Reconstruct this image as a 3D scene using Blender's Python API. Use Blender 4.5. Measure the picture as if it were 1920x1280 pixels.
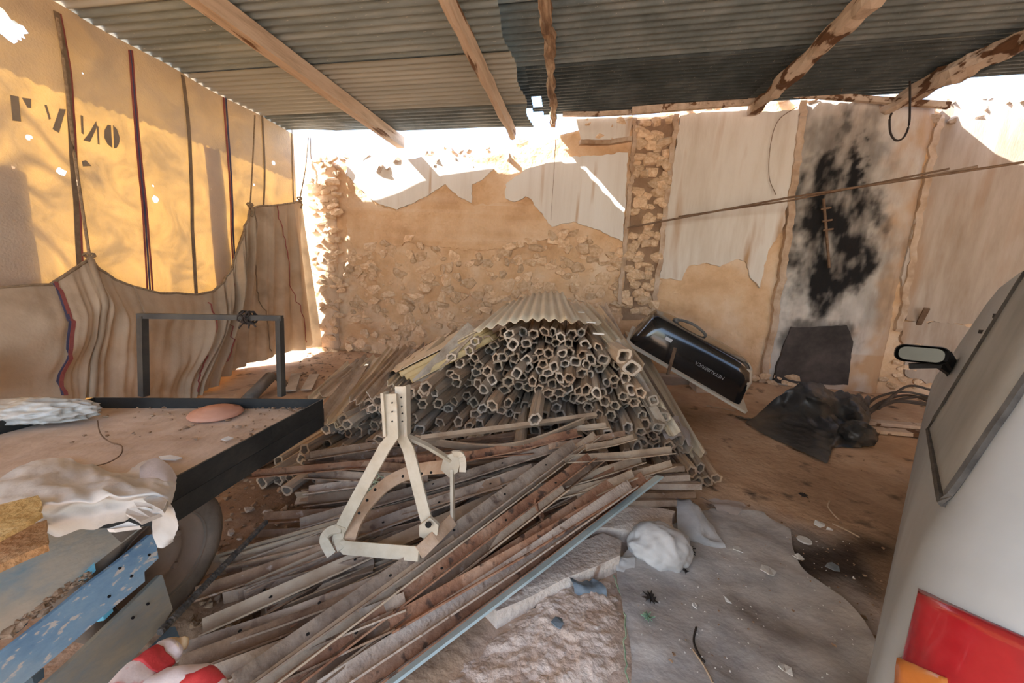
import bpy, bmesh, math, random
from mathutils import Vector, Matrix, noise as mn
from mathutils.bvhtree import BVHTree
R = random.Random(7)
for o in list(bpy.data.objects): bpy.data.objects.remove(o)
scn = bpy.context.scene
COL = scn.collection
rad = math.radians

# ---------------------------------------------------------------- camera
FPX, CAM = 700.0, Vector((0, 0, 1.3))
yaw, pit, rol = rad(8), rad(9.5), rad(3)
FW = Vector((-math.sin(yaw) * math.cos(pit), math.cos(yaw) * math.cos(pit), -math.sin(pit)))
_r = Vector((math.cos(yaw), math.sin(yaw), 0)); _u = _r.cross(FW)
RT = math.cos(rol) * _r + math.sin(rol) * _u
UP = -math.sin(rol) * _r + math.cos(rol) * _u
cd = bpy.data.cameras.new('camera'); co = bpy.data.objects.new('camera', cd); COL.objects.link(co)
cd.sensor_fit = 'HORIZONTAL'; cd.sensor_width = 36; cd.lens = FPX / 1920 * 36; cd.clip_start = .02; cd.clip_end = 200
co.matrix_world = Matrix(((RT.x, UP.x, -FW.x, CAM.x), (RT.y, UP.y, -FW.y, CAM.y), (RT.z, UP.z, -FW.z, CAM.z), (0, 0, 0, 1)))
scn.camera = co

# ---------------------------------------------------------------- light and exposure
SUN_DIR = Vector((1.05, .45, -1.0)).normalized()
w = bpy.data.worlds.new('sky'); scn.world = w; w.use_nodes = True
nt = w.node_tree; bg = nt.nodes['Background']
sky = nt.nodes.new('ShaderNodeTexSky'); sky.sky_type = 'NISHITA'; sky.sun_disc = False
sky.sun_elevation = rad(41); sky.sun_rotation = math.atan2(-SUN_DIR.x, -SUN_DIR.y); sky.dust_density = 2.0
nt.links.new(sky.outputs[0], bg.inputs[0]); bg.inputs[1].default_value = .20
sd = bpy.data.lights.new('sun', 'SUN'); sd.energy = 6.5; sd.angle = rad(.6); sd.color = (1, .985, .96)
so = bpy.data.objects.new('sun', sd); COL.objects.link(so); so.location = (-8, -4, 9)
so.rotation_euler = SUN_DIR.to_track_quat('-Z', 'Y').to_euler()
vs = scn.view_settings
vs.view_transform = 'Standard'; vs.look = 'None'; vs.gamma = 1; vs.use_curve_mapping = False; vs.exposure = 2.05

# ---------------------------------------------------------------- helpers
def ray(px, py): return FW + RT * ((px - 960) / FPX) - UP * ((py - 640) / FPX)
def on(px, py, ax, v):
    d = ray(px, py); t = (v - CAM[ax]) / d[ax]; return CAM + d * t
def onz(px, py, z=0.0): return on(px, py, 2, z)
def ony(px, py, y): return on(px, py, 1, y)
def onpl(px, py, p, n):
    d = ray(px, py); return CAM + d * ((p - CAM).dot(n) / d.dot(n))
WL = {}
def tag(o, label=None, cat=None, group=None, kind=None):
    if label: o['label'] = label
    if cat: o['category'] = cat
    if group: o['group'] = group
    if kind: o['kind'] = kind
    return o
def thing(name, label, cat, loc, group=None, kind=None):
    o = bpy.data.objects.new(name, None); COL.objects.link(o); o.empty_display_size = .1
    o.location = loc; WL[o.name] = Vector(loc); return tag(o, label, cat, group, kind)
def link(name, me, loc, parent=None):
    o = bpy.data.objects.new(name, me); COL.objects.link(o)
    WL[o.name] = Vector(loc)
    if parent: o.parent = parent; o.location = Vector(loc) - WL[parent.name]
    else: o.location = loc
    return o
def mesh(name, V, F, mat, parent=None, smooth=False, org=None):
    V = [Vector(v) for v in V]
    if org is None:
        lo = Vector((min(v.x for v in V), min(v.y for v in V), min(v.z for v in V)))
        hi = Vector((max(v.x for v in V), max(v.y for v in V), max(v.z for v in V)))
        org = Vector(((lo.x + hi.x) / 2, (lo.y + hi.y) / 2, lo.z))
    me = bpy.data.meshes.new(name)
    me.from_pydata([v - org for v in V], [], F)
    for m in (mat if isinstance(mat, (list, tuple)) else [mat]): me.materials.append(m)
    if smooth: me.shade_smooth()
    return link(name, me, org, parent)
class MB:
    def __init__(s): s.V = []; s.F = []
    def add(s, VF):
        n = len(s.V); s.V += [Vector(v) for v in VF[0]]; s.F += [tuple(i + n for i in f) for f in VF[1]]; return s
    def out(s, name, mat, parent=None, smooth=False, org=None): return mesh(name, s.V, s.F, mat, parent, smooth, org)
def box(c, s, rot=None):
    c = Vector(c); V = []
    for x in (-1, 1):
        for y in (-1, 1):
            for z in (-1, 1):
                v = Vector((x * s[0] / 2, y * s[1] / 2, z * s[2] / 2))
                V.append(c + (rot @ v if rot else v))
    return V, [(0, 1, 3, 2), (4, 6, 7, 5), (0, 4, 5, 1), (2, 3, 7, 6), (0, 2, 6, 4), (1, 5, 7, 3)]
def circ(r, n=8, ry=None): return [(r * math.cos(2 * math.pi * i / n), (ry or r) * math.sin(2 * math.pi * i / n)) for i in range(n)]
def rect(a, b): return [(-a / 2, -b / 2), (a / 2, -b / 2), (a / 2, b / 2), (-a / 2, b / 2)]
def lprof(a, b, t): return [(0, 0), (a, 0), (a, t), (t, t), (t, b), (0, b)]
def sweep(path, prof, up=(0, 0, 1), roll=0.0, caps=True, closed=False, scale=None):
    P = [Vector(p) for p in path]; n = len(P); m = len(prof); V = []; F = []
    up = Vector(up)
    for i, p in enumerate(P):
        if closed: t = P[(i + 1) % n] - P[i - 1]
        else: t = P[min(i + 1, n - 1)] - P[max(i - 1, 0)]
        t.normalize()
        s = t.cross(up)
        if s.length < 1e-3: s = t.cross(Vector((1, .2, 0)))
        s.normalize(); q = s.cross(t)
        c, sn = math.cos(roll), math.sin(roll)
        k = scale[i] if scale else 1
        for (a, b) in prof:
            a2, b2 = (a * c - b * sn) * k, (a * sn + b * c) * k
            V.append(p + s * a2 + q * b2)
    for i in range(n if closed else n - 1):
        j = (i + 1) % n
        for k in range(m):
            l = (k + 1) % m
            F.append((i * m + k, i * m + l, j * m + l, j * m + k))
    if caps and not closed:
        F.append(tuple(reversed(range(m)))); F.append(tuple((n - 1) * m + k for k in range(m)))
    return V, F
def smoothpath(P, k=6):
    P = [Vector(p) for p in P]; out = []
    for i in range(len(P) - 1):
        a, b, c, d = P[max(i - 1, 0)], P[i], P[i + 1], P[min(i + 2, len(P) - 1)]
        for j in range(k):
            t = j / k
            out.append(.5 * ((2 * b) + (c - a) * t + (2 * a - 5 * b + 4 * c - d) * t * t + (-a + 3 * b - 3 * c + d) * t ** 3))
    return out + [P[-1]]
def grid(rows, thick=0.0, tdir=None):
    n, m = len(rows), len(rows[0]); V = [Vector(p) for r in rows for p in r]
    F = [(i * m + j, i * m + j + 1, (i + 1) * m + j + 1, (i + 1) * m + j) for i in range(n - 1) for j in range(m - 1)]
    if thick:
        N = len(V); d = Vector(tdir) * thick; V += [v + d for v in V]
        F += [tuple(reversed([i + N for i in f])) for f in F]
        ring = [j for j in range(m)] + [i * m + m - 1 for i in range(1, n)] + [(n - 1) * m + j for j in range(m - 2, -1, -1)] + [i * m for i in range(n - 2, 0, -1)]
        for a, b in zip(ring, ring[1:] + ring[:1]): F.append((b, a, a + N, b + N))
    return V, F
def lerp(a, b, t): return a + (b - a) * t
def interp(xs, ys, x):
    if x <= xs[0]: return ys[0]
    for i in range(len(xs) - 1):
        if x <= xs[i + 1]: return lerp(ys[i], ys[i + 1], (x - xs[i]) / (xs[i + 1] - xs[i]))
    return ys[-1]
def fbm(p, o=4): return mn.fractal(Vector(p), 1.0, 2.0, o)
def polyplate(pts, depth, dirv, jag=0.0, step=.05):
    """extruded plate from a 3D outline (planar); outline subdivided and jittered; front face at pts"""
    P = [Vector(p) for p in pts]; out = []
    nrm = Vector(dirv).normalized()
    for i, a in enumerate(P):
        b = P[(i + 1) % len(P)]; k = max(1, int((b - a).length / step)) if jag else 1
        for j in range(k):
            p = a.lerp(b, j / k)
            if jag:
                s = (b - a).cross(nrm).normalized()
                p = p + s * (fbm(p * 9, 3) * jag + fbm(p * 40, 2) * jag * .4)
            out.append(p)
    n = len(out); V = out + [p + nrm * depth for p in out]
    F = [(i, (i + 1) % n, n + (i + 1) % n, n + i) for i in range(n)]
    from mathutils.geometry import tessellate_polygon
    T = tessellate_polygon([out])
    for t in T: F.append(tuple(t)); F.append(tuple(n + i for i in reversed(t)))
    return V, F
def fixn(o):
    bm = bmesh.new(); bm.from_mesh(o.data); bmesh.ops.recalc_face_normals(bm, faces=bm.faces); bm.to_mesh(o.data); bm.free(); return o
def rock_mesh(seed, n=16, flat=(1, 1, 1)):
    r = random.Random(seed); bm = bmesh.new()
    for i in range(n):
        v = Vector((r.gauss(0, 1), r.gauss(0, 1), r.gauss(0, 1))).normalized() * r.uniform(.8, 1.05)
        v = Vector((max(-.75, min(.75, v.x)), max(-.75, min(.75, v.y)), max(-.75, min(.75, v.z))))
        bm.verts.new((v.x * flat[0], v.y * flat[1], v.z * flat[2]))
    g = bmesh.ops.convex_hull(bm, input=bm.verts)
    bmesh.ops.delete(bm, geom=[v for v in bm.verts if not v.link_faces], context='VERTS')
    bm.normal_update(); return bm
def rock(seed, n, name, mat, flat=(1, 1, 1)):
    bm = rock_mesh(seed, n, flat); me = bpy.data.meshes.new(name); bm.to_mesh(me); bm.free(); me.materials.append(mat); return me

# ---------------------------------------------------------------- materials
def M(name, cols, sc=6, rough=.85, bump=.3, bsc=None, metal=0.0, st=(1, 1, 1), rnd=.0, obj=True, spot=None, spec=.3, det=6, lo=.3, hi=.7, bdist=.02, coat=0):
    m = bpy.data.materials.new(name); m.use_nodes = True; t = m.node_tree; N = t.nodes; L = t.links
    p = N['Principled BSDF']; tc = N.new('ShaderNodeTexCoord'); oi = N.new('ShaderNodeObjectInfo')
    mp = N.new('ShaderNodeMapping'); mp.inputs['Scale'].default_value = st
    L.new(tc.outputs['Object'], mp.inputs['Vector'])
    ml = N.new('ShaderNodeMath'); ml.operation = 'MULTIPLY'; ml.inputs[1].default_value = 37.0
    L.new(oi.outputs['Random'], ml.inputs[0])
    if rnd >= 0: L.new(ml.outputs[0], mp.inputs['Location'])
    n = N.new('ShaderNodeTexNoise'); n.inputs['Scale'].default_value = sc; n.inputs['Detail'].default_value = det; n.inputs['Roughness'].default_value = .62
    L.new(mp.outputs[0], n.inputs['Vector'])
    cr = N.new('ShaderNodeValToRGB'); e = cr.color_ramp.elements
    k = len(cols)
    e[0].position = lo; e[0].color = (*cols[0], 1); e[1].position = hi; e[1].color = (*cols[-1], 1)
    for i in range(1, k - 1):
        q = e.new(lerp(lo, hi, i / (k - 1))); q.color = (*cols[i], 1)
    L.new(n.outputs[0], cr.inputs[0]); out = cr.outputs[0]
    if spot:   # (colour, scale, threshold, softness)
        n2 = N.new('ShaderNodeTexNoise'); n2.inputs['Scale'].default_value = spot[1]; n2.inputs['Detail'].default_value = 5
        L.new(mp.outputs[0], n2.inputs['Vector'])
        mr = N.new('ShaderNodeMapRange'); mr.inputs[1].default_value = spot[2]; mr.inputs[2].default_value = spot[2] + spot[3]
        L.new(n2.outputs[0], mr.inputs[0])
        mx = N.new('ShaderNodeMix'); mx.data_type = 'RGBA'; L.new(mr.outputs[0], mx.inputs[0]); L.new(out, mx.inputs[6]); mx.inputs[7].default_value = (*spot[0], 1)
        out = mx.outputs[2]
    if rnd > 0:
        hs = N.new('ShaderNodeHueSaturation'); mr2 = N.new('ShaderNodeMapRange'); mr2.inputs[3].default_value = 1 - rnd; mr2.inputs[4].default_value = 1 + rnd
        L.new(oi.outputs['Random'], mr2.inputs[0]); L.new(mr2.outputs[0], hs.inputs['Value']); L.new(out, hs.inputs['Color']); out = hs.outputs[0]
    L.new(out, p.inputs['Base Color'])
    p.inputs['Roughness'].default_value = rough; p.inputs['Metallic'].default_value = metal; p.inputs['Specular IOR Level'].default_value = spec
    p.inputs['Coat Weight'].default_value = coat
    if bump:
        nb = N.new('ShaderNodeTexNoise'); nb.inputs['Scale'].default_value = bsc or sc * 4; nb.inputs['Detail'].default_value = 6
        L.new(mp.outputs[0], nb.inputs['Vector'])
        b = N.new('ShaderNodeBump'); b.inputs['Strength'].default_value = bump; b.inputs['Distance'].default_value = bdist
        L.new(nb.outputs[0], b.inputs['Height']); L.new(b.outputs[0], p.inputs['Normal'])
    return m
def mixattr(m, attr, col, rough=None):
    """blend the base colour towards col by a mesh attribute (stains with a shape of their own)"""
    t = m.node_tree; N = t.nodes; L = t.links; p = N['Principled BSDF']
    src = p.inputs['Base Color'].links[0].from_socket
    a = N.new('ShaderNodeAttribute'); a.attribute_name = attr
    mx = N.new('ShaderNodeMix'); mx.data_type = 'RGBA'; L.new(a.outputs['Fac'], mx.inputs[0]); L.new(src, mx.inputs[6]); mx.inputs[7].default_value = (*col, 1)
    L.new(mx.outputs[2], p.inputs['Base Color'])
def setattr_(o, name, vals):
    a = o.data.attributes.new(name, 'FLOAT', 'POINT'); a.data.foreach_set('value', vals)

mMud = M('mud_render', [(.52, .30, .155), (.71, .47, .275), (.81, .615, .43)], 1.6, .95, .7, 14, rnd=-1, bdist=.03)
mixattr(mMud, 'pale', (.82, .68, .53))
mStone = M('stone', [(.56, .355, .20), (.73, .51, .32), (.86, .68, .49)], 3, .95, .5, 22, rnd=.18)
mRubble = M('rubble_stone', [(.42, .30, .22), (.62, .50, .40), (.72, .62, .54)], 3, .95, .5, 22, rnd=.2)
mPlas = M('old_plaster', [(.56, .47, .37), (.72, .66, .58), (.80, .76, .70)], 1.1, .9, .15, 30, st=(2.2, 1, .35), spot=((.46, .29, .16), 2.2, .56, .2), rnd=-1)
mPlasW = M('white_plaster_and_sun', [(.66, .60, .53), (.76, .72, .66), (.80, .77, .72)], 1.0, .9, .12, 30, st=(3.5, 1, .3), spot=((.55, .40, .27), 2.5, .62, .16), rnd=-1)
mPlasG = M('stained_plaster', [(.33, .24, .17), (.46, .375, .30), (.58, .50, .43)], 1.3, .9, .15, 30, st=(2.2, 1, .5), spot=((.40, .25, .15), 1.6, .52, .22), rnd=-1)
mChim = M('sooty_plaster', [(.40, .32, .26), (.60, .54, .47), (.70, .66, .60)], 1.4, .9, .3, 20, st=(2.4, 1, .6), rnd=-1)
mixattr(mChim, 'mud', (.52, .33, .19)); mixattr(mChim, 'soot', (.012, .011, .011))
mSlab = M('soot_slab', [(.022, .019, .018), (.06, .05, .045), (.11, .09, .08)], 2.5, .8, .25, 20)
mDirt = M('dirt_floor', [(.36, .22, .13), (.53, .345, .215), (.66, .47, .32)], 1.3, .97, .8, 18, rnd=-1, spot=((.09, .062, .045), 5, .6, .12), bdist=.02)
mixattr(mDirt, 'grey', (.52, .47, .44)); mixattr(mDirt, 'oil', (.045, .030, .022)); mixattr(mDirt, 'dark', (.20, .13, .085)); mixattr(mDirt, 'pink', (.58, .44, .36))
mSheet = M('dusty_groundsheet', [(.30, .285, .28), (.48, .45, .425), (.60, .55, .50)], 3.0, .8, .35, 16, rnd=-1, st=(1, 1.3, 1), spot=((.20, .175, .165), 1.9, .55, .16))
mSand = M('pink_sand', [(.54, .40, .32), (.70, .56, .46), (.77, .64, .55)], 7, .97, .9, 30, rnd=-1)
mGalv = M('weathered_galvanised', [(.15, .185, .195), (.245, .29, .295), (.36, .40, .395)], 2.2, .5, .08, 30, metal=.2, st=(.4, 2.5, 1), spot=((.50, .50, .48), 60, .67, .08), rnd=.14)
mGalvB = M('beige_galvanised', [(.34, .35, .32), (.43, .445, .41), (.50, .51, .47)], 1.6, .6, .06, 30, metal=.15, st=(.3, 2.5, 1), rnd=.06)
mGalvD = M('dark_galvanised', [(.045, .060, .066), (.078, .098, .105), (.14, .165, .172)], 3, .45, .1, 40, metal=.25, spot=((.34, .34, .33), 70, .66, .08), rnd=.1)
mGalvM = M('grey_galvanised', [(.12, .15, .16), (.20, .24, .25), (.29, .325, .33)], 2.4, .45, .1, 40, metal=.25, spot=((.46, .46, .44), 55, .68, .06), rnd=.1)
mBeam = M('sawn_timber', [(.42, .31, .22), (.60, .46, .34), (.68, .55, .43)], 2.5, .85, .35, 14, st=(5, .6, 5), spot=((.17, .085, .04), 2.6, .60, .06), rnd=.05)
mBeamR = M('worn_timber', [(.44, .32, .22), (.60, .47, .36), (.70, .59, .48)], 2.6, .85, .6, 10, st=(2, .8, 2), rnd=.05, spot=((.15, .075, .038), 4.2, .52, .04))
mLog = M('gnarled_timber', [(.13, .075, .045), (.30, .195, .125), (.52, .39, .27)], 3, .9, .9, 9, st=(6, .8, 6), rnd=.05)
mTan = M('canvas_tan', [(.38, .29, .20), (.47, .37, .265), (.56, .45, .33)], 1.6, .95, .12, 60, rnd=-1, spot=((.27, .195, .125), 1.5, .58, .16))
mStrapB = M('brown_strap', [(.16, .11, .07), (.27, .20, .13)], 10, .95, .2)
mStrapR = M('red_strap', [(.24, .065, .06), (.36, .11, .09)], 10, .95, .2)
mStrapN = M('blue_strap', [(.06, .06, .11), (.11, .10, .16)], 10, .95, .2)
mInk = M('stencil_ink', [(.26, .205, .15), (.32, .26, .19)], 12, .95, 0)
mRope = M('rope_fibre', [(.20, .14, .085), (.38, .28, .18)], 30, .95, .5, 60)
mTube = M('fluted_tube', [(.34, .22, .14), (.46, .33, .22), (.57, .44, .31)], 4, .85, .2, 30, st=(3, .5, 3), rnd=.22)
mTubeG = M('fluted_tube_grey', [(.38, .29, .205), (.52, .42, .315), (.64, .535, .415)], 4, .85, .2, 30, st=(3, .5, 3), rnd=.22)
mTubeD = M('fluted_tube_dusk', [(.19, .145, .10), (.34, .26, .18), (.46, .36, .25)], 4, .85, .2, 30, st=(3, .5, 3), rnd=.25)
mTubeP = M('tan_fluted', [(.44, .32, .21), (.56, .43, .30), (.64, .52, .38)], 3, .85, .2, 30, st=(3, .5, 3), rnd=.12)
mCorr = M('beige_corrugated', [(.66, .52, .345), (.75, .61, .42), (.80, .68, .50)], 2, .75, .1, 30, rnd=.07)
mCorrY = M('yellowed_corrugated', [(.42, .28, .10), (.58, .44, .22), (.66, .54, .34)], 3, .7, .1, 30, rnd=.05)
mBar = M('rusty_bar', [(.15, .08, .045), (.29, .175, .105), (.43, .29, .19)], 5, .8, .45, 40, rnd=.28, spot=((.42, .32, .25), 26, .62, .08))
mBarG = M('grey_rust_bar', [(.19, .125, .085), (.33, .235, .165), (.45, .345, .255)], 5, .75, .45, 40, rnd=.2, spot=((.16, .10, .07), 14, .6, .1))
mBarT = M('tan_bar', [(.33, .22, .14), (.48, .35, .235), (.58, .45, .32)], 5, .85, .3, 40, rnd=.15)
mBarR = M('red_rust_bar', [(.20, .085, .045), (.34, .165, .09), (.44, .26, .16)], 6, .8, .5, 40, rnd=.15, spot=((.10, .055, .035), 22, .58, .08))
mBarP = M('pale_rust_bar', [(.37, .27, .20), (.49, .38, .295), (.57, .46, .365)], 7, .85, .45, 60, rnd=.08, spot=((.24, .15, .10), 30, .6, .08))
mGalvBar = M('galvanised_bar', [(.34, .42, .42), (.44, .53, .53), (.55, .62, .60)], 5, .5, .12, 40, metal=.2, rnd=-1)
mCreamM = M('cream_painted_steel', [(.42, .33, .22), (.57, .485, .36), (.66, .59, .48)], 4, .65, .15, 40, spot=((.50, .33, .19), 3.4, .55, .14), rnd=-1)
mRustM = M('rust_painted_steel', [(.38, .22, .12), (.55, .37, .24), (.66, .50, .37)], 5, .75, .25, 40, rnd=-1)
mHole = M('dark_hole', [(.008, .007, .006), (.02, .016, .013)], 5, .9, 0)
mBlackSt = M('black_painted_steel', [(.014, .016, .016), (.035, .036, .034), (.085, .075, .06)], 4, .55, .15, 30, rnd=-1, hi=.85)
mGreySt = M('grey_painted_steel', [(.028, .027, .025), (.05, .047, .042), (.085, .075, .06)], 5, .6, .1, 30, rnd=-1, spot=((.26, .10, .06), 3, .66, .06))
mBed = M('dusty_bed_board', [(.42, .29, .20), (.60, .46, .35), (.68, .54, .43)], 2.2, .95, .25, 30, st=(1, .6, 1), spot=((.30, .15, .08), 2.0, .60, .14), rnd=-1)
mTyre = M('dusty_tyre', [(.11, .088, .07), (.19, .15, .115), (.28, .22, .165)], 4, .95, .25, 30, rnd=-1)
mHub = M('dusty_hub', [(.20, .145, .105), (.29, .21, .155)], 5, .9, .2, rnd=-1)
mBlueA = M('blue_grey_board', [(.20, .29, .33), (.40, .37, .30), (.52, .43, .32)], 5, .8, .2, 30, st=(1, .5, 1), rnd=-1, lo=.36, hi=.62)
mBlueB = M('blue_board', [(.12, .23, .37), (.22, .35, .46), (.33, .42, .46)], 9, .75, .2, 40, st=(1, .5, 1), rnd=-1, spot=((.56, .52, .46), 70, .58, .05))
mBlueC = M('worn_blue_board', [(.15, .20, .22), (.28, .25, .19), (.42, .32, .20)], 8, .85, .25, 30, st=(1, .4, 1), rnd=-1)
mBlueD = M('dark_blue_board', [(.05, .08, .10), (.10, .12, .13)], 4, .85, .2, rnd=-1)
mBlueE = M('bright_blue_block', [(.10, .42, .60), (.20, .52, .68)], 8, .7, .1)
mCloth = M('white_cloth', [(.50, .45, .39), (.61, .565, .505), (.68, .64, .58)], 3, .9, .12, 60, rnd=-1)
mClothL = M('lilac_grey_cloth', [(.48, .43, .41), (.57, .515, .495), (.63, .58, .56)], 3, .9, .12, 60, rnd=-1)
mFibY = M('torn_fibre_yellow', [(.42, .24, .07), (.62, .40, .15), (.72, .52, .24)], 9, .95, .6, 60, rnd=-1)
mFibO = M('torn_fibre_orange', [(.36, .17, .06), (.52, .29, .13), (.62, .38, .19)], 9, .95, .6, 60, rnd=-1)
mTerra = M('terracotta', [(.58, .27, .17), (.66, .35, .24)], 4, .7, .1, 30, rnd=-1)
mFilm = M('clear_plastic_film', [(.34, .32, .28), (.46, .44, .39), (.60, .58, .53)], 6, .25, .3, 20, rnd=-1, spec=.6)
mSack = M('red_white_sack', [(.78, .60, .55), (.80, .72, .66)], 3, .55, .2, 30, spot=((.62, .045, .04), 3.2, .475, .02), rnd=-1)
mSackR = M('red_sack_print', [(.50, .03, .03), (.64, .06, .055)], 4, .5, .2, 30, rnd=-1)
mSackT = M('tan_sack_tip', [(.62, .42, .22), (.70, .52, .32)], 4, .6, .2)
mConc = M('concrete_block', [(.60, .47, .37), (.74, .61, .50), (.80, .69, .58)], 5, .95, .5, 50, rnd=-1, spot=((.36, .22, .15), 9, .62, .1))
mConcG = M('grey_concrete', [(.34, .28, .24), (.44, .37, .32), (.52, .45, .39)], 3, .95, .3, 50, rnd=-1)
mBagW = M('white_plastic_bag', [(.46, .445, .43), (.56, .545, .525), (.64, .63, .61)], 3, .5, .35, 9, rnd=.03)
mBagG = M('grey_plastic_bag', [(.30, .30, .31), (.46, .46, .46), (.60, .59, .58)], 4, .4, .3, 14, rnd=.03)
mBagD = M('dusty_film', [(.40, .33, .29), (.50, .43, .38)], 4, .5, .3, 14, rnd=-1)
mBlackP = M('black_plastic_sheet', [(.018, .019, .021), (.036, .036, .037), (.12, .108, .095)], 3, .4, .5, 9, rnd=-1, spec=.5, hi=.8)
mCable = M('dusty_cable', [(.045, .035, .028), (.11, .085, .065)], 8, .7, .1)
mTubB = M('black_enamel', [(.008, .008, .009), (.012, .012, .013)], 3, .16, 0, rnd=-1, spec=.6, coat=.4)
mTubW = M('cream_enamel', [(.62, .56, .45), (.72, .67, .57)], 4, .4, .05, rnd=-1)
mInkW = M('white_print', [(.32, .32, .32), (.38, .38, .38)], 8, .6, 0)
mRod = M('rusty_rod', [(.13, .075, .045), (.25, .16, .10)], 14, .8, .3)
mRebar = M('ribbed_steel', [(.07, .065, .06), (.20, .19, .175)], 30, .5, .5, 60, metal=.4)
mPipe = M('grey_pipe', [(.10, .095, .085), (.22, .20, .175)], 5, .5, .1, metal=.2)
mWire = M('black_wire', [(.018, .014, .012), (.05, .035, .028)], 10, .7, 0)
mCar = M('silver_car_paint', [(.30, .335, .36), (.40, .445, .475), (.46, .51, .54)], 1.2, .42, .03, 40, metal=.1, rnd=-1, spec=.4, spot=((.27, .29, .30), 2.0, .54, .25))
mCarGl = M('dusty_car_glass', [(.24, .265, .27), (.34, .37, .375), (.44, .475, .48)], 3, .45, .05, rnd=-1, spec=.5)
mSeal = M('rubber_seal', [(.035, .034, .032), (.10, .095, .088)], 18, .8, .2)
mLens = M('red_lens', [(.16, .006, .010), (.34, .012, .018), (.42, .04, .045)], 3.5, .22, .05, rnd=-1, spec=.6, coat=.5, spot=((.55, .30, .28), 7, .60, .12))
mLensO = M('orange_lens', [(.44, .13, .02), (.58, .22, .05)], 5, .25, .05, rnd=-1, spec=.6, coat=.5)
mMirG = M('mirror_glass', [(.05, .06, .058), (.09, .10, .097)], 3, .22, 0, rnd=-1, metal=.15)
mBlk = M('black_trim_plastic', [(.016, .016, .017), (.04, .038, .036)], 6, .55, .1)
mLeaf = M('dry_leaf', [(.020, .016, .016), (.05, .038, .03)], 10, .8, .3)
mGreen = M('green_twine', [(.10, .22, .15), (.45, .55, .36)], 20, .8, .3)
mTwine = M('pale_green_twine', [(.42, .50, .32), (.68, .72, .52)], 20, .8, .3)
mScrap = M('white_scrap', [(.62, .61, .58), (.78, .77, .74)], 8, .6, .2)
mBlueS = M('blue_scrap', [(.09, .12, .15), (.24, .28, .31)], 8, .6, .2)
mCrumb = M('dirt_clods', [(.18, .105, .06), (.34, .22, .135), (.50, .37, .26)], 12, .97, .4, rnd=-1)
mYard = M('yard_ground', [(.30, .27, .24), (.40, .365, .33)], 1.5, .97, .4, rnd=-1)
mOutW = M('outer_wall', [(.50, .38, .27), (.62, .50, .38)], 1.2, .95, .4, rnd=-1)

def translucent(m, col, fac):
    t = m.node_tree; N = t.nodes; L = t.links; p = N['Principled BSDF']
    tr = N.new('ShaderNodeBsdfTranslucent'); mx = N.new('ShaderNodeMixShader'); mx.inputs[0].default_value = fac
    n = N.new('ShaderNodeTexNoise'); n.inputs['Scale'].default_value = 2.6; n.inputs['Detail'].default_value = 8; n.inputs['Roughness'].default_value = .7; n.inputs['Distortion'].default_value = .6
    cr = N.new('ShaderNodeValToRGB'); e = cr.color_ramp.elements; e[0].position = .38; e[1].position = .60
    e[0].color = (*[c * .42 for c in col], 1); e[1].color = (*col, 1)
    tc = N.new('ShaderNodeTexCoord'); L.new(tc.outputs['Object'], n.inputs['Vector']); L.new(n.outputs[0], cr.inputs[0]); L.new(cr.outputs[0], tr.inputs[0])
    out = N['Material Output']; L.new(p.outputs[0], mx.inputs[1]); L.new(tr.outputs[0], mx.inputs[2]); L.new(mx.outputs[0], out.inputs[0])
mCanvas = M('sun_canvas', [(.46, .385, .305), (.57, .485, .39)], 2, .95, .3, 70, rnd=-1)
translucent(mCanvas, (.92, .48, .10), .10)
translucent(mTan, (.50, .36, .21), .12)

# ---------------------------------------------------------------- setting
D = 5.25; XL = -3.85
def inpoly(x, y, P):
    c = False; j = len(P) - 1
    for i in range(len(P)):
        if (P[i][1] > y) != (P[j][1] > y) and x < (P[j][0] - P[i][0]) * (y - P[i][1]) / (P[j][1] - P[i][1]) + P[i][0]: c = not c
        j = i
    return c
def pdist(x, y, P):
    b = 1e9
    for i in range(len(P)):
        ax, ay = P[i - 1]; bx, by = P[i]; dx, dy = bx - ax, by - ay
        t = max(0, min(1, ((x - ax) * dx + (y - ay) * dy) / (dx * dx + dy * dy + 1e-9)))
        b = min(b, math.hypot(x - ax - dx * t, y - ay - dy * t))
    return b if not inpoly(x, y, P) else -b
def xy(px): return [(onz(*p).x, onz(*p).y) for p in px]
def blob_mask(x, y, P, soft, nz, sc):
    d = pdist(x, y, P) + fbm((x * sc, y * sc, 3.3), 4) * nz
    return max(0, min(1, .5 - d / soft))
# floor
def floor_z(x, y):
    z = fbm((x * 1.1, y * 1.1, 0), 4) * .022 + fbm((x * 6, y * 6, 5), 3) * .008
    k = max(0, min(1, (y - 4.1) / 1.1)); z += k * k * (.03 + .10 * max(0, min(1, (x - .8) / 1.2)))
    if x < -1.8 and y > 2.6: z += .05 * max(0, min(1, (y - 2.6)))
    return z - .012
xs = [-6 + .25 * i for i in range(8)] + [-4 + .05 * i for i in range(160)] + [4 + .2 * i for i in range(14)]
ys = [-7 + .5 * i for i in range(14)] + [.05 * i for i in range(8, 109)] + [5.6, 6.5]
rows = [[(x, y, floor_z(x, y) if -4.4 < x < 6 and y > -.2 else -.02) for x in xs] for y in ys]
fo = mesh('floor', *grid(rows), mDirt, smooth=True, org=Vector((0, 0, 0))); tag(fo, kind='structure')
GREY = xy([(1150, 1080), (1180, 1150), (1140, 1280), (1700, 1330), (1650, 1090), (1560, 1010), (1420, 960), (1330, 945), (1260, 1000), (1160, 1050)])
OIL = xy([(1450, 1035), (1520, 1010), (1600, 1015), (1680, 1010), (1660, 1120), (1560, 1110), (1480, 1075)])
DARK = xy([(300, 1250), (330, 1000), (420, 900), (620, 860), (700, 960), (520, 1200), (360, 1300), (200, 1300)])
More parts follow.
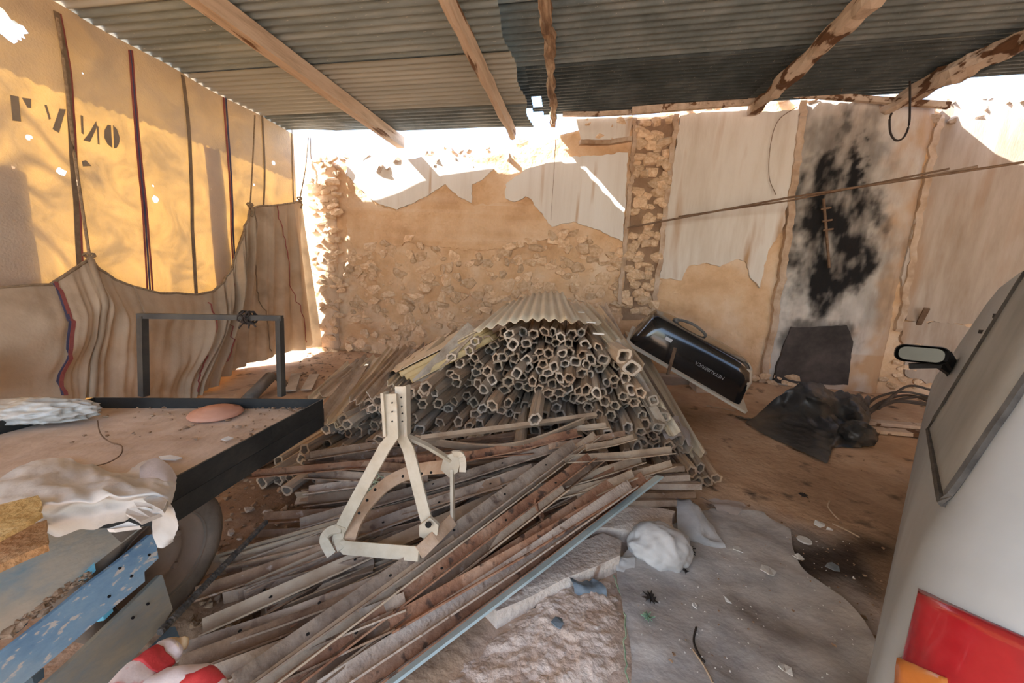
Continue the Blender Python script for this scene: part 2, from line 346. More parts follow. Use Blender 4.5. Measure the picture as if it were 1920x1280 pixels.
PINK = xy([(790, 1330), (930, 1180), (1080, 1095), (1160, 1100), (1180, 1190), (1180, 1330)])
g, oi_, dk, pk = [], [], [], []
for y in ys:
    for x in xs:
        if .5 < y < 4 and -3 < x < 4.5:
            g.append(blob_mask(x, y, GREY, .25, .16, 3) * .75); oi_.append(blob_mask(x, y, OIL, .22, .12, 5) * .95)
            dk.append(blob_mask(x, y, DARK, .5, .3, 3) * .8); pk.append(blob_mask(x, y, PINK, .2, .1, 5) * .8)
        else: g.append(0); oi_.append(0); dk.append(0); pk.append(0)
for nme, v in (('grey', g), ('oil', oi_), ('dark', dk), ('pink', pk)): setattr_(fo, nme, v)
def gz(x, y): return floor_z(x, y)
def fl(px, py, dz=0.0):
    p = onz(px, py, 0); return Vector((p.x, p.y, gz(p.x, p.y) + dz))

# back wall : thick, crumbled top
def wall_top(x):
    b = interp([-4.2, -3.6, -3.0, -2.2, -1.2, -.7, -.2, .8, 1.4, 3.6, 4.2, 7], [2.72, 2.78, 2.80, 2.86, 2.92, 3.02, 3.16, 3.42, 3.5, 3.58, 3.45, 3.4], x)
    return b + fbm((x * 4, 1.5, 2), 4) * .05
nx, nz = 300, 96
rows = []; pale = []
for k in range(nz + 1):
    r = []
    for i in range(nx + 1):
        x = -4.1 + i * (10.6 / nx); z = wall_top(x) * k / nz - .05 * (k == 0)
        rough = max(0, min(1, (2.0 - z) / .5)) * (1 if x < 1.0 else .35)
        y = D + fbm((x * 1.3, 0, z * 1.3), 3) * .025 - rough * max(0, fbm((x * 5, 7, z * 6.5), 4)) * .05 + fbm((x * 16, 3, z * 16), 3) * .006
        r.append((x, y, z)); pale.append(max(0, min(1, fbm((x * 1.7, 11, z * 2.2), 5) * 1.2 - .12 + (.35 if z < .25 else 0))) * .55)
    rows.append(r)
V, F = grid(rows, .42, (0, 1, 0))
wb = mesh('wall_back', V, F, mMud, smooth=True, org=Vector((0, D, 0))); tag(wb, kind='structure'); setattr_(wb, 'pale', pale + pale)
def wy(x, z): return D + fbm((x * 1.3, 0, z * 1.3), 3) * .025
# plaster patches: plates of real thickness
def plaster(px, mat, th=.018, jag=.02):
    P = [ony(*p, D - th - .012) for p in px]
    V, F = polyplate(P, th + .05, (0, 1, 0), jag, .035); fixn(mesh('plaster_patch', V, F, mat, wb))
plaster([(948, 345), (985, 318), (1050, 296), (1178, 286), (1168, 452), (1120, 430), (1075, 415), (1035, 425), (1015, 400), (1000, 378), (985, 368), (965, 378), (947, 372)], mPlasW)
plaster([(648, 300), (700, 285), (760, 300), (800, 292), (880, 300), (925, 315), (905, 338), (885, 345), (884, 380), (860, 370), (835, 345), (800, 368), (745, 392), (700, 378), (652, 330)], mPlasW)  # right end is white plaster; left part paints the wall's sun patch white
plaster([(1276, 215), (1395, 200), (1425, 210), (1500, 205), (1490, 300), (1468, 430), (1440, 470), (1425, 540), (1408, 520), (1398, 490), (1380, 486), (1350, 500), (1330, 492), (1290, 498), (1278, 525), (1236, 522), (1250, 400)], mPlas, .022)
plaster([(1768, 205), (1800, 185), (2010, 190), (1990, 640), (1840, 610), (1700, 600), (1690, 520), (1720, 400)], mPlasG, .02)
plaster([(1690, 605), (1760, 600), (1860, 620), (1960, 660), (1940, 740), (1790, 730), (1700, 705)], mPlasG, .012, .04)
plaster([(652, 330), (700, 380), (742, 396), (800, 372), (835, 350), (862, 374), (886, 384), (950, 378), (1000, 384), (1020, 404), (1060, 440), (900, 470), (760, 455), (650, 490)], mMud, .008, .03)
for o in wb.children:
    if o.data.materials[0] == mMud: setattr_(o, 'pale', [max(0, min(1, .3 + fbm((v.co + o.location) * 2))) * .7 for v in o.data.vertices])
plaster([(1080, 222), (1188, 216), (1178, 262), (1090, 262)], mPlas, .012, .01)
# sooty chimney face with raised edges
CX0, CX1 = ony(1495, 300, D).x, ony(1738, 300, D).x
SOOT = [([(1480, 310), (1560, 290), (1600, 330), (1640, 360), (1650, 420), (1640, 480), (1600, 560), (1580, 600), (1500, 600), (1480, 540), (1485, 440)], 1.0, .16, .22),
        ([(1510, 190), (1590, 190), (1640, 240), (1640, 360), (1560, 400), (1500, 380)], .62, .25, .3),
        ([(1588, 248), (1612, 250), (1615, 400), (1580, 480), (1575, 330)], 1.0, .06, .12),
        ([(1480, 590), (1600, 585), (1610, 640), (1470, 640)], .75, .12, .2),
        ([(1490, 600), (1650, 440), (1690, 420), (1660, 560), (1600, 640)], .35, .2, .3),
        ([(1545, 150), (1600, 150), (1600, 260), (1560, 260)], .8, .1, .2)]
SO = [([(ony(*p, D).x, ony(*p, D).z) for p in P], wgt, s, nz_) for P, wgt, s, nz_ in SOOT]
rows = []; so_, mu_ = [], []
nx, nz = 80, 170
for k in range(nz + 1):
    r = []
    for i in range(nx + 1):
        u = i / nx; z = 3.52 * k / nz
        xl = lerp(CX0 + .09, CX0, z / 3.3); x = lerp(xl, CX1, u)
        e = min(u, 1 - u) * 12
        y = D - .05 * min(1, e) + fbm((x * 3, 2, z * 3), 4) * .012 + fbm((x * 14, 3, z * 14), 3) * .005
        r.append((x, y, z)); s = 0
        for P, wgt, sf, nz_ in SO:
            d = pdist(x, z, P) + fbm((x * 4, 8, z * 2.2), 5) * nz_ + fbm((x * 14, 4, z * 14), 4) * .06
            kq = max(0, min(1, .5 - d / (sf * 2.2))); kq = kq * kq * (3 - 2 * kq)
            s = max(s, wgt * kq * max(.35, min(1, .95 + fbm((x * 6, 1, z * 3), 4) * .7)))
        so_.append(s); mu_.append(max(0, min(1, (u - .72) * 4 + fbm((x * 4, 9, z * 3), 4) * .9)) * .8 + (.5 if z < .6 else 0) * (u > .5))
    rows.append(r)
ch = mesh('trim_1', *grid(rows, .12, (0, 1, 0)), mChim, smooth=True); tag(ch, kind='structure'); setattr_(ch, 'soot', so_ * 2); setattr_(ch, 'mud', [min(1, v) for v in mu_] * 2)
V, F = polyplate([ony(*p, D - .07) for p in [(1484, 614), (1588, 610), (1600, 640), (1590, 722), (1450, 718), (1468, 650)]], .1, (0, 1, 0), .012, .05)
fixn(mesh('hearth_panel', V, F, mSlab, ch))
# moulded edges
mEdge = M('crumbling_edge', [(.34, .215, .13), (.50, .355, .24), (.64, .50, .38)], 5, .95, .6, 18)
mGap = M('dark_mortar', [(.24, .145, .085), (.38, .25, .16)], 5, .95, .6, 18)
mixattr(mEdge, 'pale', (.66, .54, .43))
def edge(px, name, w_=.07, d=.07, mat=mEdge):
    P = smoothpath([ony(*p, D - .02) for p in px], 16)
    P = [p + Vector((fbm(p * 6) * .025 + fbm(p * 24) * .012, fbm(p * 5) * .012 + fbm(p * 20) * .012, 0)) for p in P]
    o = mesh(name, *sweep(P, rect(w_, d), up=(0, 1, 0)), mat); setattr_(o, 'pale', [max(0, min(1, fbm((v.co + o.location) * 4) + .2)) * .7 for v in o.data.vertices]); return tag(o, kind='structure')
edge([(1505, 190), (1494, 290), (1478, 420), (1458, 560), (1428, 715)], 'trim_2', .075, .07)
edge([(1762, 215), (1735, 340), (1708, 480), (1685, 620)], 'trim_3', .07, .05)
edge([(1192, 222), (1184, 330), (1176, 420), (1160, 570)], 'trim_4', .05, .05)
edge([(1268, 215), (1256, 320), (1238, 470), (1222, 600)], 'trim_5', .06, .06)
edge([(1085, 268), (1140, 268), (1182, 262)], 'trim_6', .05, .10)
# stones: one object each
ST = [rock(100 + i, 15, 'stone', mStone, (1, .40, .62)) for i in range(10)]
RB = [rock(200 + i, 15, 'stone', mRubble, (1, .7, .62)) for i in range(8)]
WN = [(1, .95, .8), (.9, .8, 1)]
def stone(px, py, s, host, lib=ST, proud=.0, y=None):
    p = ony(px, py, y or D); me = R.choice(lib)
    o = link('stone', me, (p.x, (y or D) - proud, p.z), host)
    o.rotation_euler = (R.uniform(-.25, .25), R.choice((0, math.pi)) + R.uniform(-.35, .35), R.uniform(-.25, .25))
    k = R.uniform(.75, 1.3); o.scale = (s * k, s * R.uniform(.7, 1.1), s * R.uniform(.75, 1.1) / k ** .5); return o
def scatter(n, inside, size, host, lib=ST, proud=0.0, sep=.8, pad=0):
    pts = []; tries = 0
    x0, x1 = min(p[0] for p in inside), max(p[0] for p in inside); y0, y1 = min(p[1] for p in inside), max(p[1] for p in inside)
    while len(pts) < n and tries < n * 60:
        tries += 1; px, py = R.uniform(x0, x1), R.uniform(y0, y1)
        if not inpoly(px, py, inside): continue
        s = R.uniform(*size)
        if any(math.hypot(px - a, (py - b) * 1.5) < sep * 130 * (s + t) for a, b, t in pts): continue
        pts.append((px, py, s)); stone(px, py, s, host, lib, proud + R.uniform(-.01, .012))
CW = [rock(500 + i, 17, 'stone', mStone, (1, .42, .75)) for i in range(10)]
scatter(290, [(648, 470), (760, 440), (900, 480), (1010, 440), (1080, 430), (1165, 470), (1168, 570), (1140, 640), (650, 668)], (.055, .17), wb, CW, proud=.0, sep=.38)
qo = thing('trim_7', None, None, (-3.7, D, 0), kind='structure')    # sunlit stone quoin beside the canvas
V, F = [], []
rows = []
for k in range(60):
    z = -.05 + 2.85 * k / 59
    rows.append([(x + fbm((x * 3, 1, z * 6)) * .02, D - .10 + (0.06 if i in (0, 5) else 0) + fbm((x * 7, 2, z * 7), 3) * .03, z) for i, x in enumerate([-3.92, -3.84, -3.72, -3.6, -3.5, -3.42])])
o = mesh('mortar_bed', *grid(rows, .1, (0, 1, 0)), mMud, qo, True); setattr_(o, 'pale', [.35] * len(o.data.vertices))
scatter(70, [(590, 300), (642, 290), (640, 440), (652, 520), (648, 600), (632, 668), (600, 668)], (.06, .13), qo, proud=.10, sep=.5)
CS = [rock(400 + i, 18, 'stone', mStone, (1, .55, .85)) for i in range(8)]
cz = thing('trim_8', None, None, (1.1, D, .5), kind='structure')   # open chase of rough stones between two edges
fixn(mesh('mortar_bed', *polyplate([ony(*p, D - .012) for p in [(1194, 220), (1266, 218), (1244, 420), (1222, 600), (1164, 600), (1180, 430)]], .03, (0, 1, 0), .01, .06), mGap, cz))
scatter(80, [(1198, 222), (1262, 220), (1240, 420), (1222, 600), (1168, 590), (1182, 430)], (.065, .125), cz, CS, proud=.02, sep=.42)
tp = thing('trim_9', None, None, (-2, D, 2.9), kind='structure')   # rubble along the broken top of the wall
for i in range(110):
    x = R.uniform(-3.8, -.5); t = wall_top(x)
    me = R.choice(RB); o = link('stone', me, (x, D + R.uniform(-.03, .25), t + R.uniform(-.12, .10)), tp)
    o.rotation_euler = (R.uniform(-.5, .5), R.uniform(-.7, .7), R.uniform(0, 6)); s = R.uniform(.05, .13); o.scale = (s, s * R.uniform(.7, 1.1), s * R.uniform(.6, 1))
for i in range(90):
    x = R.uniform(3.9, 6.2); t = wall_top(x)
    me = R.choice(RB); o = link('stone', me, (x, D + R.uniform(-.05, .2), t - .03 + R.uniform(-.20, .12)), tp)
    o.rotation_euler = (R.uniform(-.5, .5), R.uniform(-.7, .7), R.uniform(0, 6)); s = R.uniform(.05, .13); o.scale = (s, s * R.uniform(.7, 1.1), s * R.uniform(.6, 1))
for i in range(26):
    x = R.uniform(1.2, 4.0); me = R.choice(RB); o = link('stone', me, (x, D + R.uniform(-.03, .15), wall_top(x) + R.uniform(-.08, .04)), tp)
    o.rotation_euler = (R.uniform(-.5, .5), R.uniform(-.7, .7), R.uniform(0, 6)); s = R.uniform(.05, .10); o.scale = (s, s, s * .7)
scatter(26, [(1100, 222), (1185, 222), (1178, 262), (1095, 262)], (.05, .10), wb, proud=.0, sep=.6)
scatter(16, [(1395, 700), (1500, 705), (1520, 740), (1400, 745)], (.06, .13), wb, proud=.06, sep=.6)
scatter(20, [(1690, 640), (1760, 640), (1740, 735), (1640, 735)], (.05, .10), wb, proud=.01, sep=.6)

# roof
def zl(x): return 3.10 + .032 * (x + 3.85)
def zr(x): return 3.40 + .046 * (x + .26)
rf = thing('ceiling', None, None, (0, 2, 3.1), kind='structure')
def corr(x0, x1f, y0, y1f, zf, mat, pitch=.085, amp=.011, dz=0.0, m=9):
    """corrugated sheet, ridges along X; y1f(x) = far edge, x1f(y) = right edge"""
    n = max(4, int((y1f(0) - y0) / pitch * 8)); rows = []
    for i in range(n + 1):
        r = []
        for j in range(m + 1):
            t = i / n; xe = x1f(lerp(y0, y1f(0), t)); x = lerp(x0, xe, j / m); y = lerp(y0, y1f(x), t)
            r.append((x, y, zf(x) + dz + amp * math.sin(2 * math.pi * y / pitch)))
        rows.append(r)
    return mesh('corrugated_sheet', *grid(rows), mat, rf, True)
ledge = lambda y: interp([1.9, 3.0, 4.0, 5.0], [-.62, -.66, -.62, -.60], y) + .02 * math.sin(y * 9)
def yb(y): return lambda x: y
LX0 = XL - .62
Lrows = []
for a, b in (((134, 37), None), ((343, 142), (866, 101)), ((520, 221), (914, 180))):
    p = on(*a, 2, zl(-3.3)); Lrows.append(p.y)
yA, yB, yC = Lrows
corr(LX0, ledge, -2.6, yb(1.0), zl, mGalvB, dz=.03)
corr(LX0, ledge, .9, yb(yA), zl, mGalvB, dz=.02)
corr(LX0, ledge, yA - .08, yb(yB), zl, mGalv, dz=.012)
corr(LX0, ledge, yB - .08, yb(yC), zl, mGalvB, dz=.004)
back_l = lambda x: interp([-4.5, -3.6, -2.4, -.6], [4.86, 4.86, 5.0, 5.06], x)
corr(LX0, ledge, yC - .08, back_l, zl, mGalvM, dz=-.004)
yR = on(1048, 127, 2, zr(-.2)).y; yR0 = on(1048, 17, 2, zr(-.2)).y
ER = lambda y: 6.6
back_r = lambda x: interp([-.5, 3.8, 3.95, 4.1, 7], [5.2, 5.17, 4.92, 4.88, 4.9], x)
corr(-1.35, ER, -2.6, yb(.9), zr, mGalvM, dz=.03)
corr(-1.35, ER, .8, yb(yR0), zr, mGalv, dz=.02)
corr(-1.35, ER, yR0 - .08, yb(yR), zr, mGalvM, dz=.01)
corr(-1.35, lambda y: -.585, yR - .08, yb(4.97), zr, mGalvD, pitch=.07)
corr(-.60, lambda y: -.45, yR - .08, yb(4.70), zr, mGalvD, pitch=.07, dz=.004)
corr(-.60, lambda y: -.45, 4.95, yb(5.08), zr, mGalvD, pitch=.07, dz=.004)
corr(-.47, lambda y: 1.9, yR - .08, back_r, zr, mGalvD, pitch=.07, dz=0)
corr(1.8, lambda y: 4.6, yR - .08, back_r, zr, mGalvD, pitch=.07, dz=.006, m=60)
corr(4.5, ER, yR - .08, yb(4.75), zr, mGalvM, pitch=.085, dz=.008)
# battens under the sheet edge at the wall
o = mesh('trim_10', *sweep([ony(1185, 208, 5.1), ony(1330, 196, 5.1), ony(1420, 189, 5.1)], rect(.05, .08)), mBeam); tag(o, kind='structure')
o = mesh('trim_11', *sweep([ony(1055, 214, 5.16), ony(1120, 214, 5.16), ony(1190, 210, 5.16)], rect(.04, .05)), mBeam); tag(o, kind='structure')
o = mesh('trim_12', *sweep([ony(1490, 176, 5.12), ony(1600, 184, 5.12), ony(1780, 198, 5.05)], rect(.05, .06)), mBeamR); tag(o, kind='structure')
# side wall on the far right, outer ground
o = mesh('wall_right', *box((6.35, 1.3, 1.75), (.3, 8.6, 3.5)), mMud); tag(o, kind='structure'); setattr_(o, 'pale', [.2] * 8)
yd = mesh('ground', *grid([[(x, y, -.06) for x in (-40, -4.2, 6.5, 40)] for y in (-40, -2.5, 5.7, 40)]), mYard); tag(yd, kind='structure')

# roof beams
def bdir(px1, z1, px2, z2): return on(*px1, 2, z1), on(*px2, 2, z2)
def beam(a, b, w_, h_, mat, label, rough=0.0, n=24, ext=1.8, jx=0, taper=1.0):
    a, b = Vector(a), Vector(b); d = (a - b).normalized(); a2 = a + d * ext
    P = [a2.lerp(b, i / n) for i in range(n + 1)]
    prof = rect(w_, h_) if not rough else [(c * w_ / 2 * (1 + .1 * math.sin(k * 2.1)), s * h_ / 2) for k, (c, s) in enumerate([(-.9, -.9), (0, -1.05), (.9, -.9), (1.05, 0), (.9, .9), (0, 1), (-.9, .9), (-1.05, 0)])]
    V, F = sweep(P, prof, scale=[lerp(1, taper, i / n) for i in range(n + 1)])
    V = [v + Vector((fbm(v * 5) * rough + jx * math.sin(v.y * 2.2), 0, fbm(v * 5 + Vector((9, 0, 0))) * rough)) for v in V]
    o = mesh('roof_beam', V, F, mat); return tag(o, label, 'beam', kind='thing')
ba = lambda px, z: on(px[0], px[1], 2, z)
beam(ba((413, 20), zl(-2.6) - .085), ba((752, 268), zl(-2.4) - .085), .105, .14, mBeam, 'squared pale timber roof beam nearest the canvas, with dark scars along its side')
beam(ba((845, 10), zl(-.7) - .085), ba((962, 252), zl(-.9) - .085), .075, .13, mBeam, 'squared timber roof beam ending above the middle of the broken wall top', rough=.012)
beam(ba((1020, 15), zr(0) - .13), ba((1040, 235), zr(-.3) - .13), .10, .12, mLog, 'gnarled shaggy brown log roof beam with peeling bark strips', rough=.045, n=60, taper=.62, jx=.012)
beam(ba((1620, 10), zr(1.8) - .10), ba((1412, 208), zr(2.0) - .10), .11, .13, mBeamR, 'worn timber roof beam with flaking bark ending over the striped plaster panel', rough=.03, n=50)
beam(ba((1915, 75), zr(3.8) - .11), ba((1655, 205), zr(3.2) - .11), .15, .14, mBeamR, 'thick rough timber roof beam at the right, ending over the sooty chimney', rough=.035, n=50)

# ---------------------------------------------------------------- sun canvas on the left side
def tx(y, z):
    return XL + .018 * math.sin(y * 2.3 + z * .8) + .010 * math.sin(y * 6.1 + z * 2.0) + fbm((y * 1.5, z * 1.5, 4), 3) * .014
def tarp(px, py, off=0.0):
    p = on(px, py, 0, XL); return Vector((tx(p.y, p.z) + off, p.y, p.z))
HOLES = [(8, 48, .085), (54, 257, .022), (26, 314, .016), (113, 322, .03), (151, 137, .012), (291, 373, .035), (286, 348, .014), (29, 413, .012), (512, 306, .03), (479, 346, .02), (395, 355, .015)]
HL = [(on(a, b, 0, XL), r) for a, b, r in HOLES]
ysC = [-2.5 + .25 * i for i in range(15)] + [1.25 + .0225 * i for i in range(166)]
def tbot(y): return .0 if y < 3.7 else min(.34, (y - 3.7) * .45)
ttop = lambda y: zl(XL) - .009 + (.03 if y < .95 else .02 if y < yA - .04 else .012 if y < yB - .04 else .004 if y < yC - .04 else -.004)
nzc = 130; rows = []
for y in ysC: rows.append([(tx(y, z), y, z) for z in [lerp(tbot(y), ttop(y), k / nzc) for k in range(nzc + 1)]])
V, F = grid(rows); F2 = []
for f in F:
    c = sum((Vector(V[i]) for i in f), Vector()) / 4
    if any(math.hypot(c.y - h.y, c.z - h.z) < r for h, r in HL): continue
    F2.append(f)
V = [Vector(v) for v in V]
for h, r in HL:   # round the torn edges
    gone = {i for f in F if math.hypot(sum(V[i].y for i in f) / 4 - h.y, sum(V[i].z for i in f) / 4 - h.z) < r for i in f}
    for i in gone:
        d = Vector((0, V[i].y - h.y, V[i].z - h.z)); q = r * (.85 + .5 * fbm((V[i].y * 19, V[i].z * 19, 1), 2))
        if d.length > 1e-4 and d.length > r * .5: V[i] = Vector((V[i].x, h.y + d.y / d.length * q, h.z + d.z / d.length * q))
cv = thing('canvas_curtain', 'old tan canvas sheet hung from the roof edge, glowing yellow with sun behind it', 'canvas', (XL, 1.3, 0))
mesh('canvas_sheet', V, F2, mCanvas, cv, True)
def strip(px, wid, mat, name, label=None, off=.006, par=None):
    P = smoothpath([tarp(*p, off) for p in px], 12)
    P = [Vector((tx(p.y, p.z) + off, p.y, p.z)) for p in P]
    o = mesh(name, *sweep(P, rect(.004, wid), up=(0, 1, 0)), mat, par or cv)
    if label: o['label'] = label
    return o
strip([(101, 22), (118, 130), (133, 320), (150, 520)], .035, mStrapB, 'seam_strap')
strip([(109, 26), (125, 130), (140, 320), (156, 520)], .012, mStrapR, 'seam_strap', 'thin red edging beside the brown seam')
for dx, m_, l_ in ((-5, mStrapR, 'red seam strap'), (0, mStrapN, 'dark blue seam strap'), (5, mStrapR, 'red seam strap')):
    strip([(245 + dx * .5, 94), (255 + dx * .6, 230), (266 + dx * .8, 380), (276 + dx, 560)], .014, m_, 'seam_strap', l_)
strip([(342, 141), (352, 230), (359, 380), (366, 570)], .035, mStrapB, 'seam_strap')
for dx, m_, l_ in ((-3, mStrapR, 'red seam strap'), (1, mStrapN, 'dark blue seam strap')):
    strip([(426 + dx, 182), (433 + dx, 300), (438 + dx, 460), (440 + dx, 560)], .02, m_, 'seam_strap', l_)
strip([(489, 213), (495, 300), (497, 400), (498, 520)], .025, mStrapB, 'seam_strap')
strip([(546, 240), (547, 330), (549, 420)], .018, mStrapB, 'seam_strap')
strip([(578, 258), (584, 400), (586, 560)], .022, mStrapB, 'seam_strap')
for L_ in ([(18, 178), (33, 181), (39, 228), (24, 226)], [(39, 183), (55, 185), (56, 203), (50, 202)], [(79, 196), (83, 197), (91, 223), (88, 224)], [(106, 204), (117, 205), (106, 249), (95, 242)],
           [(145, 216), (149, 217), (150, 252), (146, 249)], [(175, 227), (176, 238), (162, 266), (150, 263), (160, 250)], [(176, 236), (179, 237), (180, 271), (177, 270)],
           [(204, 234), (198, 234), (191, 244), (190, 258), (196, 270), (205, 277)], [(209, 235), (216, 242), (221, 258), (219, 270), (213, 278), (209, 278)], [(148, 302), (155, 300), (165, 311), (150, 312)]):
    P = [tarp(*p, .008) for p in L_]
    fixn(mesh('stencil_letter', *polyplate(P, .004, (-1, 0, 0)), mInk, cv))
# boards and posts leaning outside against the canvas
for a, b, wd, lab in (((388, 272), (412, 520), .20, 'tall board standing outside behind the glowing canvas, seen as a grey band'), ((-25, 300), (12, 540), .26, 'outdoor board behind the canvas at the left edge, seen as a grey band')):
    p = on(*a, 0, XL - .05); q = on(*b, 0, XL - .05); q.z = 0; q.y = lerp(p.y, q.y, 1)
    o = mesh('leaning_board', *sweep([q, p], rect(.02, wd), up=(0, 1, 0)), mBeam); tag(o, lab, 'board')
# bare tree in the yard, its shade falls on the canvas
tr = thing('bare_tree', 'bare tree standing outside in the yard, shading the canvas', 'tree', (-7.2, .2, -.06))
kS = 3.2 / SUN_DIR.x
def shade(px): return on(*px, 0, XL) - SUN_DIR * kS
B0 = shade((-60, 420))
mesh('trunk', *sweep(smoothpath([Vector((B0.x, B0.y - .1, -.1)), Vector((B0.x + .1, B0.y - .05, 1.8)), Vector((B0.x - .05, B0.y + .02, 3.4)), B0], 4), circ(.11, 8), scale=[lerp(1.2, .5, i / 12) for i in range(13)]), mLog, tr)
for br, r0 in (([(-60, 420), (10, 330), (60, 300), (140, 350)], .05), ([(-60, 420), (20, 400), (90, 450), (150, 520)], .045), ([(-60, 420), (-10, 240), (40, 210), (120, 300), (180, 330)], .045), ([(10, 330), (50, 350), (100, 390)], .03)):
    P = smoothpath([shade(q) + Vector((fbm((q[0], q[1], 1)) * .4, 0, 0)) for q in br], 5); mesh('branch', *sweep(P, circ(r0, 6), scale=[lerp(1, .3, i / (len(P) - 1)) for i in range(len(P))]), mLog, tr)
# draped lower canvas
TOPS = [((-420, 560), (-420, 820), .14), ((-60, 536), (-60, 760), .14), ((0, 538), (0, 752), .16), ((60, 536), (55, 752), .17), ((95, 533), (90, 752), .16), ((130, 510), (130, 752), .13), ((150, 497), (152, 750), .10), ((167, 486), (172, 744), .08), ((188, 506), (212, 752), .12), ((215, 523), (240, 752), .16), ((250, 537), (268, 752), .19),
        ((300, 549), (300, 752), .22), ((330, 551), (320, 752), .22), ((370, 551), (340, 752), .21), ((400, 546), (352, 752), .19), ((420, 528), (365, 750), .17), ((435, 503), (378, 750), .15), ((450, 460), (398, 748), .13), ((460, 425), (418, 744), .11), ((470, 389), (445, 738), .09),
        ((485, 387), (480, 722), .09), ((505, 386), (508, 708), .09), ((530, 383), (540, 694), .08), ((550, 380), (572, 680), .08), ((566, 377), (603, 666), .07)]
nt_ = 44; cols = []; ss = []
for i in range(len(TOPS) - 1):
    for j in range(9): ss.append((i, j / 9))
ss.append((len(TOPS) - 2, 1.0))
kk = [0, 0, 0, 0, .1, .2, .3, .4, .35, .2, .12, .1, .12, .3, .7, 1, 1.3, 1.5, 1.5, 1.3, 1.0, .85, .8, .9, 1.0]
for (i, u) in ss:
    (t0, b0, o0), (t1, b1, o1) = TOPS[i], TOPS[i + 1]
    tp_ = (lerp(t0[0], t1[0], u), lerp(t0[1], t1[1], u)); bt = (lerp(b0[0], b1[0], u), lerp(b0[1], b1[1], u)); of = lerp(o0, o1, u); amp = lerp(kk[i], kk[i + 1], u)
    top = on(*tp_, 0, XL + of); s = i + u; bot = on(*bt, 0, XL + interp([16, 19], [.38, .17], s)); zm = interp([16.5, 19, 22, 24], [.03, .13, .17, .12], s)
    if bot.z < zm: bot = Vector((bot.x, bot.y, zm))
    c = []
    for k in range(nt_ + 1):
        t = k / nt_; p = top.lerp(bot, t)
        f = amp * .052 * (math.sin(s * 5.2 + t * 1.1 + math.sin(s * 1.7) * 1.2) + .5 * math.sin(s * 11 + 1.3)) * min(1, t * 3 + .15) * (1 - .35 * t)
        sag = (1 - amp * .7) * (.022 * math.sin(t * 9 + s * .7) + fbm((s * .3, t * 2.2, 2), 2) * .10) * min(1, t * 3) * (s < 18)
        bell = .10 * math.sin(math.pi * min(1, t * 1.1)) * (s < 18)
        p = p + Vector((f + sag + bell, 0, fbm((s * .8, t * 4, 7)) * .012)); c.append(p)
    cols.append(c)
dc = thing('draped_canvas', 'heavy folded brown canvas slung low from three rope ties in front of the glowing sheet', 'canvas', (XL + .2, 3, 0))
DCO = mesh('canvas_sheet', *grid(cols), mTan, dc, True)
def dline(s0, s1, wid, mat, lab=None, t0=.02, t1=.97):
    P = []
    for k in range(26):
        t = lerp(t0, t1, k / 25); s = lerp(s0, s1, t); idx = min(len(cols) - 1, max(0, int(s * 9))); P.append(cols[idx][int(t * nt_)] + Vector((.010, 0, 0)))
    o = mesh('seam', *sweep(P, rect(.004, wid), up=(0, 1, 0)), mat, dc)
    if lab: o['label'] = lab
dline(4.3, 4.7, .022, mStrapR, 'red seam'); dline(4.2, 4.6, .02, mStrapN, 'dark blue seam'); dline(10.1, 10.1, .014, mTan)
dline(13.5, 14.8, .014, mStrapR, 'thin red seam', .1); dline(19.3, 21.1, .012, mStrapB); dline(21.6, 23.3, .012, mStrapR, 'thin red seam'); dline(16.3, 17.5, .014, mStrapR, 'thin red seam', .2)
hem = [c[0] for c in cols]; mesh('rope_hem', *sweep(hem[::3], circ(.012, 6)), mRope, dc)
P = [cols[int(7.0 * 9)][int(t * nt_)] + Vector((.02, 0, 0)) for t in [k / 14 for k in range(15)]]
mesh('gathered_fold', *sweep(P, circ(.022, 6)), mTan, dc, True)
def rope(px, lab, r=.009, off=.1, knot=True):
    P = smoothpath([on(*p, 0, XL + off) for p in px], 6)
    t = thing('hanging_rope', lab, 'rope', P[-1]); mesh('cord', *sweep(P, circ(r, 6)), mRope, t)
    if knot:
        q = P[-1]
        K = MB().add(sweep([q + Vector((.02 * math.cos(a), .028 * math.sin(a * 2), .03 * math.sin(a))) for a in [i * .52 for i in range(12)]], circ(.011, 6), closed=True))
        K.add(sweep([q, q + Vector((.02, .02, -.06)), q + Vector((.02, -.01, -.12))], circ(.012, 6))); K.out('knot', mRope, t)
rope([(108, 34), (121, 130), (140, 290), (168, 482)], 'long brown rope tying the draped canvas to the roof edge, left of the red strap', .010, .08)
rope([(478, 216), (474, 300), (469, 386)], 'short rope down to the high fold of the draped canvas', .008, .09)
rope([(578, 258), (572, 320), (562, 374)], 'rope at the corner by the stone wall, holding the end of the draped canvas', .009, .07)

# ---------------------------------------------------------------- cart
CZ = .60
cR = onz(604, 748, CZ); cL = onz(178, 745, CZ); nR = onz(330, 893, CZ); rd = (nR - cR).normalized(); ld = Vector((rd.x - .06, rd.y, 0)).normalized()
nR2 = cR + rd * .90; nL2 = cL + ld * .95
cart = thing('flatbed_cart', 'black steel flatbed cart with a dusty wooden bed and a wheel beside the canvas', 'cart', (-1.8, 1.0, 0))
dz = Vector((0, 0, -.05))
rows = [[cL.lerp(cR, .01 + .975 * j / 24).lerp(nL2.lerp(nR2, .01 + .975 * j / 24), i / 24) + Vector((0, 0, -.055 + fbm((i * .5, j * .5, 1), 3) * .004)) for j in range(25)] for i in range(25)]
mesh('bed_board', *grid(rows, .03, (0, 0, -1)), mBed, cart)
def rail(a, b, name, mat=mBlackSt, h1=.08, hz=0):
    m = MB(); d = (b - a).normalized()
    m.add(sweep([a + Vector((0, 0, -h1 / 2 + hz)), b + Vector((0, 0, -h1 / 2 + hz))], rect(.008, h1)))
    return m.out(name, mat, cart)
